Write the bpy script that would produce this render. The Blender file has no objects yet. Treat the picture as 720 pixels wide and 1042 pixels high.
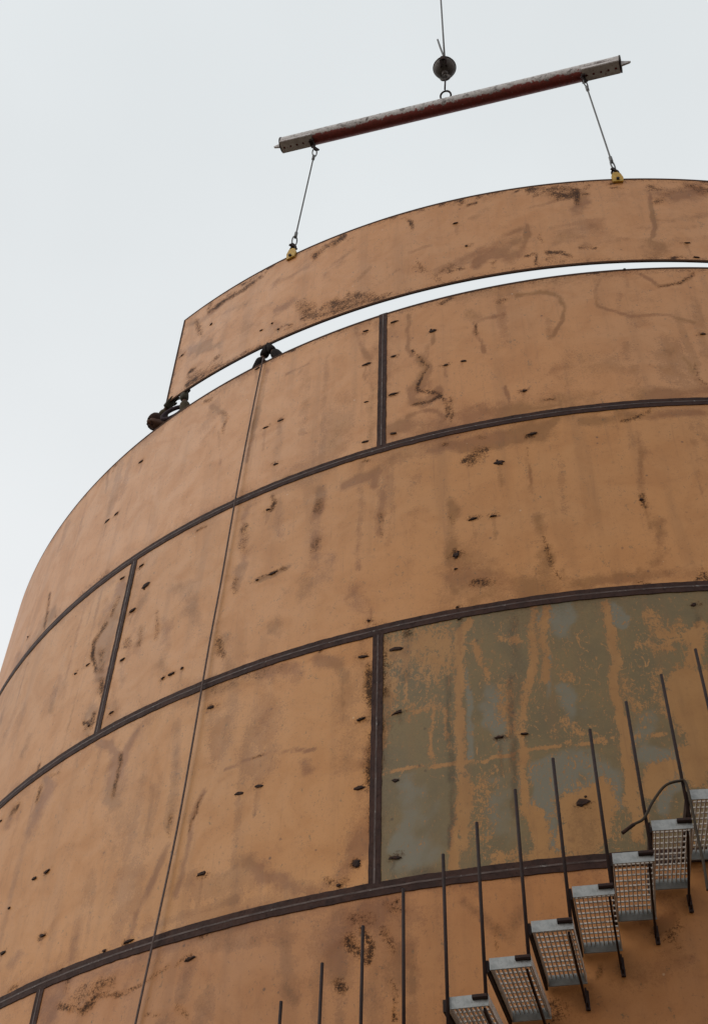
import bpy, bmesh, math, random
import numpy as np
from mathutils import Vector, Matrix
random.seed(7)
rng = np.random.default_rng(11)
scene = bpy.context.scene
col = scene.collection
rad = math.radians

# ------------------------------------------------------------------ camera
R = 8.4294                                   # tank radius, metres
cam = bpy.data.cameras.new('camera')
cam.sensor_fit = 'HORIZONTAL'; cam.sensor_width = 36.0
cam.lens = 36.0 * 1215.58 / 720.0
cam.clip_start = 0.1; cam.clip_end = 3000
camo = bpy.data.objects.new('camera', cam); col.objects.link(camo)
rt = Vector((0.97757997, 0.20886562, 0.02669377))
up = Vector((0.13223985, -0.70764505, 0.69408292))
fw = Vector((-0.16385978, 0.67499158, 0.71939998))
m = Matrix((rt, up, -fw)).transposed().to_4x4()
m.translation = (0, -15.2186, 1.6)
camo.matrix_world = m
scene.camera = camo

# ------------------------------------------------------------------ overcast daylight
SUN_DIR = Vector((-0.80, -0.42, 0.62)).normalized()          # towards the veiled sun
w = bpy.data.worlds.new('World'); scene.world = w; w.use_nodes = True
nt = w.node_tree; nt.nodes.clear()
wo = nt.nodes.new('ShaderNodeOutputWorld'); bg = nt.nodes.new('ShaderNodeBackground')
sky = nt.nodes.new('ShaderNodeTexSky'); sky.sky_type = 'NISHITA'; sky.sun_disc = False
sky.sun_elevation = math.asin(SUN_DIR.z); sky.sun_rotation = math.atan2(SUN_DIR.x, SUN_DIR.y)
sky.dust_density = 5; sky.air_density = 1.5
tc = nt.nodes.new('ShaderNodeTexCoord'); sep = nt.nodes.new('ShaderNodeSeparateXYZ')
nt.links.new(tc.outputs['Generated'], sep.inputs[0])
rp = nt.nodes.new('ShaderNodeValToRGB')
rp.color_ramp.elements[0].position = 0.0; rp.color_ramp.elements[0].color = (0.91, 0.872, 0.86, 1)
rp.color_ramp.elements[1].position = 0.9; rp.color_ramp.elements[1].color = (0.78, 0.818, 0.832, 1)
e = rp.color_ramp.elements.new(0.38); e.color = (0.895, 0.866, 0.866, 1)
e = rp.color_ramp.elements.new(0.62); e.color = (0.848, 0.866, 0.876, 1)
nt.links.new(sep.outputs['Z'], rp.inputs[0])
cn = nt.nodes.new('ShaderNodeTexNoise'); cn.inputs['Scale'].default_value = 1.6; cn.inputs['Detail'].default_value = 4
nt.links.new(tc.outputs['Generated'], cn.inputs['Vector'])
cr = nt.nodes.new('ShaderNodeMapRange'); cr.inputs[1].default_value = 0.3; cr.inputs[2].default_value = 0.7
cr.inputs[3].default_value = 9.8; cr.inputs[4].default_value = 11.1
nt.links.new(cn.outputs['Fac'], cr.inputs[0])
vm = nt.nodes.new('ShaderNodeVectorMath'); vm.operation = 'SCALE'
nt.links.new(rp.outputs[0], vm.inputs[0]); nt.links.new(cr.outputs[0], vm.inputs['Scale'])
mx = nt.nodes.new('ShaderNodeMix'); mx.data_type = 'RGBA'; mx.inputs[0].default_value = 0.06
nt.links.new(vm.outputs[0], mx.inputs[6]); nt.links.new(sky.outputs[0], mx.inputs[7])
bg.inputs['Strength'].default_value = 0.1
nt.links.new(mx.outputs[2], bg.inputs['Color']); nt.links.new(bg.outputs[0], wo.inputs['Surface'])

sl = bpy.data.lights.new('sun', 'SUN'); sl.energy = 0.9; sl.angle = rad(50); sl.color = (1.0, 0.95, 0.88)
so = bpy.data.objects.new('sun', sl); col.objects.link(so)
so.rotation_euler = (-SUN_DIR).to_track_quat('-Z', 'Y').to_euler(); so.location = (-20, -20, 40)

scene.view_settings.view_transform = 'Standard'; scene.view_settings.look = 'None'
scene.view_settings.exposure = 0.0; scene.view_settings.gamma = 1.0
scene.view_settings.use_curve_mapping = False

# ------------------------------------------------------------------ helpers
def tag(o, label=None, cat=None, group=None, kind=None):
    if label: o['label'] = label
    if cat: o['category'] = cat
    if group: o['group'] = group
    if kind: o['kind'] = kind
    return o

def empty(name, loc=(0, 0, 0), label=None, cat=None, group=None):
    o = bpy.data.objects.new(name, None); col.objects.link(o); o.location = loc
    return tag(o, label, cat, group)

def link(name, me, mat, parent=None, mats=None):
    o = bpy.data.objects.new(name, me); col.objects.link(o)
    for mm in (mats or [mat]):
        if mm and len(me.materials) < len(mats or [mat]): me.materials.append(mm)
    if parent:
        o.parent = parent
        o.location = -Vector(parent.location) if parent.type == 'EMPTY' else (0, 0, 0)
    return o

def basis(a):                                # outward normal and tangent of the wall at azimuth a
    return Vector((math.sin(a), -math.cos(a), 0)), Vector((math.cos(a), math.sin(a), 0))

def W(a, rho, t, z):                         # point: rho outside the wall, t along it, height z
    n, tg = basis(a)
    return n * (R + rho) + tg * t + Vector((0, 0, z))

class MB:
    def __init__(s): s.v = []; s.f = []; s.m = []; s.sm = []
    def add(s, vs, fs, mi=0, smooth=False):
        b = len(s.v); s.v += [tuple(x) for x in vs]
        for f in fs: s.f.append(tuple(i + b for i in f)); s.m.append(mi); s.sm.append(smooth)
    def box(s, c, x, y, z, hx, hy, hz, mi=0, bev=0.0):
        c = Vector(c); x = Vector(x).normalized(); y = Vector(y).normalized(); z = Vector(z).normalized()
        if bev <= 0:
            vs = [c + x*hx*i + y*hy*j + z*hz*k for i in (-1, 1) for j in (-1, 1) for k in (-1, 1)]
            s.add(vs, [(0,1,3,2),(4,6,7,5),(0,4,5,1),(2,3,7,6),(0,2,6,4),(1,5,7,3)], mi)
        else:                                 # octagonal section along x
            b = min(bev, hy*.9, hz*.9)
            sec = [(hy-b,hz),(hy,hz-b),(hy,-hz+b),(hy-b,-hz),(-hy+b,-hz),(-hy,-hz+b),(-hy,hz-b),(-hy+b,hz)]
            vs = [c + x*hx*i + y*p + z*q for i in (-1, 1) for p, q in sec]
            fs = [(k, (k+1) % 8, 8+(k+1) % 8, 8+k) for k in range(8)] + [tuple(range(8))[::-1], tuple(range(8, 16))]
            s.add(vs, fs, mi)
    def tube(s, pts, r, n=8, mi=0, caps=True, closed=False):
        pts = [Vector(p) for p in pts]; N = len(pts)
        rs = r if isinstance(r, (list, tuple)) else [r]*N
        d0 = (pts[1]-pts[0]).normalized()
        u = d0.orthogonal().normalized()
        vs = []
        for i, p in enumerate(pts):
            if closed: d = pts[(i+1) % N]-pts[i-1]
            else: d = pts[min(i+1, N-1)]-pts[max(i-1, 0)]
            d.normalize(); u = (u - d*u.dot(d)).normalized(); w_ = d.cross(u)
            for k in range(n):
                t = 2*math.pi*k/n; vs.append(p + (u*math.cos(t)+w_*math.sin(t))*rs[i])
        fs = []
        for i in range(N if closed else N-1):
            j = (i+1) % N
            for k in range(n): fs.append((i*n+k, i*n+(k+1) % n, j*n+(k+1) % n, j*n+k))
        s.add(vs, fs, mi, True)
        if caps and not closed:
            b = len(s.v)-N*n
            s.f.append(tuple(b+k for k in range(n))[::-1]); s.m.append(mi); s.sm.append(False)
            s.f.append(tuple(b+(N-1)*n+k for k in range(n))); s.m.append(mi); s.sm.append(False)
    def lathe(s, base, axis, prof, n=24, mi=0):
        base = Vector(base); d = Vector(axis).normalized(); u = d.orthogonal().normalized(); w_ = d.cross(u)
        vs = []
        for r, h in prof:
            for k in range(n):
                t = 2*math.pi*k/n; vs.append(base + d*h + (u*math.cos(t)+w_*math.sin(t))*r)
        fs = [(i*n+k, i*n+(k+1) % n, (i+1)*n+(k+1) % n, (i+1)*n+k) for i in range(len(prof)-1) for k in range(n)]
        s.add(vs, fs, mi, True)
    def blob(s, c, x, y, z, hx, hy, hz, mi=0, jit=0.25, nu=7, nv=4):
        c = Vector(c); vs = []; fs = []
        for j in range(1, nv):
            ph = math.pi*j/nv
            for k in range(nu):
                t = 2*math.pi*k/nu; q = 1+random.uniform(-jit, jit)
                vs.append(c + Vector(x)*hx*math.cos(t)*math.sin(ph)*q + Vector(y)*hy*math.sin(t)*math.sin(ph)*q + Vector(z)*hz*math.cos(ph))
        for j in range(nv-2):
            for k in range(nu): fs.append((j*nu+k, j*nu+(k+1) % nu, (j+1)*nu+(k+1) % nu, (j+1)*nu+k))
        fs.append(tuple(range(nu))[::-1]); fs.append(tuple((nv-2)*nu+k for k in range(nu)))
        s.add(vs, fs, mi)
    def mesh(s, name):
        me = bpy.data.meshes.new(name); me.from_pydata(s.v, [], s.f)
        me.polygons.foreach_set('material_index', s.m); me.polygons.foreach_set('use_smooth', s.sm)
        me.update()
        bm = bmesh.new(); bm.from_mesh(me); bmesh.ops.recalc_face_normals(bm, faces=bm.faces); bm.to_mesh(me); bm.free()
        return me
    def build(s, name, mat, parent=None):
        mats = mat if isinstance(mat, list) else [mat]
        return link(name, s.mesh(name), None, parent, mats)

# ------------------------------------------------------------------ materials
class NT:
    def __init__(s, name):
        s.m = bpy.data.materials.new(name); s.m.use_nodes = True; s.t = s.m.node_tree; s.t.nodes.clear()
        s.out = s.n('ShaderNodeOutputMaterial'); s.p = s.n('ShaderNodeBsdfPrincipled'); s.l(s.p.outputs[0], s.out.inputs[0])
    def n(s, t): return s.t.nodes.new(t)
    def l(s, a, b): s.t.links.new(a, b)
    def put(s, i, v):
        if hasattr(v, 'is_output'): s.l(v, i)
        else: i.default_value = v
    def math(s, op, a, b=0.0, c=None, clamp=False):
        k = s.n('ShaderNodeMath'); k.operation = op; k.use_clamp = clamp; s.put(k.inputs[0], a); s.put(k.inputs[1], b)
        if c is not None: s.put(k.inputs[2], c)
        return k.outputs[0]
    def ramp(s, x, lo, hi, a=0.0, b=1.0):
        k = s.n('ShaderNodeMapRange'); k.interpolation_type = 'SMOOTHSTEP'
        s.put(k.inputs[0], x); k.inputs[1].default_value = lo; k.inputs[2].default_value = hi
        k.inputs[3].default_value = a; k.inputs[4].default_value = b
        return k.outputs[0]
    def mix(s, f, a, b, mode='MIX'):
        k = s.n('ShaderNodeMix'); k.data_type = 'RGBA'; k.blend_type = mode
        s.put(k.inputs[0], f); s.put(k.inputs[6], a if hasattr(a, 'is_output') else (*a, 1)); s.put(k.inputs[7], b if hasattr(b, 'is_output') else (*b, 1))
        return k.outputs[2]
    def noise(s, vec, scale, detail=4, rough=0.55, dist=0.0, sx=None):
        k = s.n('ShaderNodeTexNoise'); k.inputs['Scale'].default_value = scale; k.inputs['Detail'].default_value = detail
        k.inputs['Roughness'].default_value = rough; k.inputs['Distortion'].default_value = dist
        if sx:
            mp = s.n('ShaderNodeMapping'); mp.inputs['Scale'].default_value = sx; s.l(vec, mp.inputs[0]); vec = mp.outputs[0]
        s.l(vec, k.inputs['Vector']); return k.outputs['Fac']
    def bump(s, h, strength, dist=0.01):
        b = s.n('ShaderNodeBump'); b.inputs['Strength'].default_value = strength; b.inputs['Distance'].default_value = dist
        s.l(h, b.inputs['Height']); s.l(b.outputs[0], s.p.inputs['Normal'])
    def uv(s): k = s.n('ShaderNodeUVMap'); k.uv_map = 'wall'; return k.outputs[0]
    def obj(s): return s.n('ShaderNodeTexCoord').outputs['Object']
    def seti(s, name, v): s.put(s.p.inputs[name], v)

def paint_material(name):
    """Weathered ochre tank paint; the vertex marks say where grime, water stains, stripped primer and bare grey lie."""
    t = NT(name); uv = t.uv()
    at = t.n('ShaderNodeAttribute'); at.attribute_name = 'marks'
    sp = t.n('ShaderNodeSeparateColor'); t.l(at.outputs['Color'], sp.inputs[0])
    gr, st, pr = sp.outputs[0], sp.outputs[1], sp.outputs[2]; gy = at.outputs['Alpha']
    tn = t.n('ShaderNodeAttribute'); tn.attribute_name = 'tone'
    n1 = t.noise(uv, 0.55, 3)
    n2 = t.noise(uv, 3.0, 6, 0.6, 0.6)
    n3 = t.noise(uv, 14, 6, 0.65, 0.4)
    n4 = t.noise(uv, 55, 5, 0.7)
    vs = t.noise(uv, 1.0, 5, 0.6, 0.3, (5.0, 0.35, 1))
    vs2 = t.noise(uv, 1.0, 5, 0.65, 0.3, (22.0, 1.1, 1))
    c = t.mix(t.ramp(n1, .35, .68), (0.510, 0.235, 0.079), (0.490, 0.238, 0.092))
    c = t.mix(t.ramp(n2, .40, .72, 0, .5), c, (0.395, 0.166, 0.052))
    c = t.mix(t.ramp(vs, .48, .72, 0, .55), c, (0.350, 0.160, 0.054))
    c = t.mix(t.ramp(n3, .52, .74, 0, .40), c, (0.33, 0.145, 0.048))
    c = t.mix(t.ramp(n4, .54, .74, 0, .42), c, (0.27, 0.12, 0.045))
    c = t.mix(t.ramp(vs2, .56, .76, 0, .36), c, (0.27, 0.125, 0.050))
    n6 = t.noise(uv, 130, 4, .7)
    c = t.mix(t.ramp(n6, .55, .75, 0, .30), c, (0.24, 0.11, 0.045))
    c = t.mix(t.ramp(n6, .45, .28, 0, .22), c, (0.60, 0.33, 0.15))
    # pale dusty wash
    c = t.mix(t.ramp(t.noise(uv, 1.7, 5, .6, .8), .55, .8, 0, .30), c, (0.56, 0.30, 0.13))
    # stripped paint: olive primer with grey where it is rubbed clean, orange crumbs left behind
    sc = t.noise(uv, 40, 6, .75, 1.2); fl = t.noise(uv, 9, 8, .8, 1.5, (1.6, .8, 1))
    pf = t.math('ADD', pr, t.math('ADD', t.math('MULTIPLY', t.math('SUBTRACT', fl, .5), 2.4), t.math('MULTIPLY', t.math('SUBTRACT', sc, .5), 2.6)))
    scr = t.math('MULTIPLY', t.ramp(t.noise(uv, 1.0, 4, .7, 1.2, (70, 3.0, 1)), .58, .66), t.ramp(n2, .35, .6))
    scr2 = t.math('MULTIPLY', t.ramp(t.noise(uv, 1.0, 4, .7, 2.5, (16, 9, 1)), .56, .62), t.ramp(n1, .40, .55))
    pf = t.math('SUBTRACT', pf, t.math('ADD', t.math('MULTIPLY', scr, .45), t.math('MULTIPLY', scr2, .62)))
    pm = t.ramp(pf, .40, .52)
    olive = t.mix(t.ramp(n2, .3, .7), (0.185, 0.128, 0.064), (0.260, 0.172, 0.085))
    olive = t.mix(t.ramp(vs, .45, .7, 0, .55), olive, (0.280, 0.145, 0.060))
    olive = t.mix(t.ramp(n4, .45, .75, 0, .5), olive, (0.150, 0.100, 0.045))
    gf = t.math('ADD', gy, t.math('MULTIPLY', t.math('SUBTRACT', n2, .5), .7))
    olive = t.mix(t.ramp(gf, .28, .62, 0, .85), olive, (0.235, 0.208, 0.200))
    c = t.mix(pm, c, olive)
    # darker rim of lifting paint round the stripped area
    rim = t.math('MULTIPLY', t.ramp(pf, .30, .42), t.ramp(pf, .50, .42))
    c = t.mix(t.math('MULTIPLY', rim, .45), c, (0.10, 0.055, 0.025))
    # water stains with a tide mark
    sf = t.math('ADD', st, t.math('ADD', t.math('MULTIPLY', t.math('SUBTRACT', n2, .5), .55), t.math('MULTIPLY', t.math('SUBTRACT', n3, .5), .45)))
    sf = t.math('ADD', sf, t.math('ADD', t.math('MULTIPLY', t.math('SUBTRACT', n4, .5), .9), t.math('MULTIPLY', t.math('SUBTRACT', n6, .5), .6)))
    sf = t.math('MULTIPLY', sf, t.ramp(st, .02, .12))
    hue = t.mix(t.ramp(t.noise(uv, .8, 3), .42, .58), (0.57, 0.47, 0.30), (0.60, 0.55, 0.32))
    c = t.mix(t.ramp(sf, .08, .85, 0, .92), c, t.mix(1.0, c, hue, 'MULTIPLY'))
    tide = t.math('MULTIPLY', t.ramp(sf, .18, .28), t.ramp(sf, .42, .30))
    c = t.mix(t.math('MULTIPLY', t.math('MULTIPLY', tide, t.ramp(n1, .42, .62)), .26), c, (0.16, 0.066, 0.022))
    # black rust and grime, broken up
    gq = t.math('ADD', gr, t.math('ADD', t.math('MULTIPLY', t.math('SUBTRACT', n3, .5), 1.25), t.math('ADD', t.math('MULTIPLY', t.math('SUBTRACT', n4, .5), 2.0), t.math('MULTIPLY', t.math('SUBTRACT', n6, .5), 1.6))))
    gq = t.math('MULTIPLY', gq, t.ramp(gr, .03, .2))
    c = t.mix(t.ramp(gq, .16, .62, 0, .66), c, (0.120, 0.052, 0.024))
    c = t.mix(t.ramp(gq, .46, .84, 0, .88), c, (0.036, 0.019, 0.013))
    # specks: tiny rust pits and pale grit
    vo = t.n('ShaderNodeTexVoronoi'); vo.inputs['Scale'].default_value = 6.5; t.l(uv, vo.inputs['Vector'])
    pit = t.math('MULTIPLY', t.ramp(vo.outputs['Distance'], .10, .05), t.ramp(n2, .50, .62))
    c = t.mix(t.math('MULTIPLY', pit, .65), c, (0.07, 0.035, 0.022))
    vo2 = t.n('ShaderNodeTexVoronoi'); vo2.inputs['Scale'].default_value = 3.3; t.l(uv, vo2.inputs['Vector'])
    c = t.mix(t.ramp(vo2.outputs['Distance'], .035, .018, 0, .6), c, (0.60, 0.45, 0.33))
    c = t.mix(1.0, c, tn.outputs['Color'], 'MULTIPLY')  # plate tint, including the shade painted into the lower courses
    t.seti('Base Color', c)
    ro = t.math('ADD', t.ramp(n2, .3, .7, .46, .56), t.math('MULTIPLY', gr, .25))
    t.seti('Roughness', ro); t.seti('Specular IOR Level', t.ramp(gq, .2, .7, .42, .12))
    h = t.math('ADD', t.math('MULTIPLY', n3, .4), t.math('ADD', t.math('MULTIPLY', n4, .2), t.math('MULTIPLY', pm, -.25)))
    t.bump(h, 0.22, 0.004)
    return t.m

def simple(name, c1, c2, scale=8, rough=.6, metal=0.0, bump=.15, spots=None, sx=None, spec=.22):
    t = NT(name); o = t.obj()
    n = t.noise(o, scale, 6, .65, .3, sx); n5 = t.noise(o, scale*4.3, 5, .7)
    c = t.mix(t.ramp(n, .32, .68), c1, c2)
    if spots: c = t.mix(t.ramp(n5, .56, .68, 0, .85), c, spots)
    t.seti('Base Color', c); t.seti('Roughness', t.ramp(n5, .3, .7, rough-.08, min(1, rough+.1))); t.seti('Metallic', metal)
    t.seti('Specular IOR Level', spec); t.bump(n5, bump, .004)
    return t.m

M = {}
M['paint'] = paint_material('weathered_tank_paint')
M['band'] = simple('seam_primer_band', (.024, .011, .009), (.046, .020, .014), 7, .75, 0, .3, (.013, .008, .007))
M['bead'] = simple('weld_bead', (.100, .072, .064), (.036, .020, .016), 5, .55, .0, .5, (.20, .19, .18))
M['scar'] = simple('weld_scar', (.016, .011, .010), (.045, .020, .012), 30, .8)
M['edge'] = simple('bare_plate_edge', (.060, .050, .045), (.035, .026, .023), 12, .6, .2)
M['rod'] = simple('rusty_dark_steel', (.026, .013, .011), (.015, .009, .009), 14, .65, .0, .2, (.05, .02, .012))
M['galv'] = simple('galvanised_steel', (.33, .345, .345), (.23, .245, .245), 16, .5, .25, .1, (.20, .20, .19))
M['grate'] = simple('dull_galvanised_grating', (.62, .57, .52), (.46, .42, .38), 12, .55, .25, .1, (.10, .07, .05))
M['ball'] = simple('greasy_cast_iron', (.050, .042, .038), (.085, .072, .066), 8, .6, .2, .4, (.03, .022, .02))
M['wire'] = simple('steel_wire', (.16, .16, .16), (.09, .09, .09), 60, .5, .5)
M['yellow'] = simple('worn_yellow_paint', (.52, .33, .05), (.38, .22, .04), 30, .5, 0, .2, (.10, .06, .03))
M['rope'] = simple('brown_rope', (.14, .105, .095), (.085, .062, .056), 40, .9, 0, .5)
M['hose'] = simple('dark_hose', (.045, .032, .018), (.03, .021, .014), 20, .6)
M['whitesteel'] = simple('chipped_white_paint', (.56, .54, .53), (.40, .37, .36), 9, .5, 0, .2, (.17, .055, .045))
M['concrete'] = simple('concrete', (.34, .33, .31), (.26, .25, .235), 1.5, .85, 0, .4)
M['skin'] = simple('skin', (.085, .042, .028), (.10, .052, .034), 20, .55)
M['cloth_dark'] = simple('dark_brown_cloth', (.008, .006, .006), (.013, .009, .009), 16, .95, 0, .6)
M['cloth_olive'] = simple('olive_cloth', (.085, .070, .042), (.055, .045, .030), 16, .95, 0, .6)
M['cloth_hood'] = simple('dark_red_brown_cloth', (.040, .017, .012), (.026, .013, .010), 18, .95, 0, .6)
M['loop'] = simple('dark_purple_webbing', (.060, .042, .052), (.035, .026, .032), 25, .85)
M['leather'] = simple('glove_leather', (.035, .032, .024), (.05, .045, .03), 25, .8)
M['plank'] = simple('scaffold_timber', (.26, .19, .12), (.18, .13, .08), 3, .8, 0, .3, None, (1, 1, 6))

def beam_material():
    """Red pipe whose upper side has been sprayed white and scuffed."""
    t = NT('scuffed_red_and_white_pipe'); o = t.obj()
    at = t.n('ShaderNodeAttribute'); at.attribute_name = 'topside'
    n = t.noise(o, 5, 6, .7, .6); n2 = t.noise(o, 22, 6, .7, .5)
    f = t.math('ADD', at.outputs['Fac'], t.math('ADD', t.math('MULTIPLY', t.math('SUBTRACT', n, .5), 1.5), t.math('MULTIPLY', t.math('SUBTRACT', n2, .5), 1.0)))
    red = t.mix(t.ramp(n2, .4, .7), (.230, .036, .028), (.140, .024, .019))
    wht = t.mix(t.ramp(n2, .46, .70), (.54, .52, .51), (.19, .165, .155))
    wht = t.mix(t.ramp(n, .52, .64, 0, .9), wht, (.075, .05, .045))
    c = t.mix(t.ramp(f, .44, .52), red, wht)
    c = t.mix(t.ramp(t.noise(o, 40, 4), .66, .72, 0, .7), c, (.42, .38, .36))
    t.seti('Base Color', c); t.seti('Roughness', t.ramp(n2, .3, .7, .42, .65)); t.bump(n2, .2, .004)
    return t.m
M['beam'] = beam_material()

def ground_material():
    t = NT('site_dirt'); o = t.obj()
    n = t.noise(o, .12, 6, .6, .4); n2 = t.noise(o, 2.2, 8, .7)
    c = t.mix(t.ramp(n, .35, .65), (.17, .125, .085), (.115, .09, .066))
    c = t.mix(t.ramp(n2, .5, .75, 0, .5), c, (.22, .18, .14))
    t.seti('Base Color', c); t.seti('Roughness', .95); t.bump(n2, .6, .05)
    return t.m
M['ground'] = ground_material()

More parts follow.
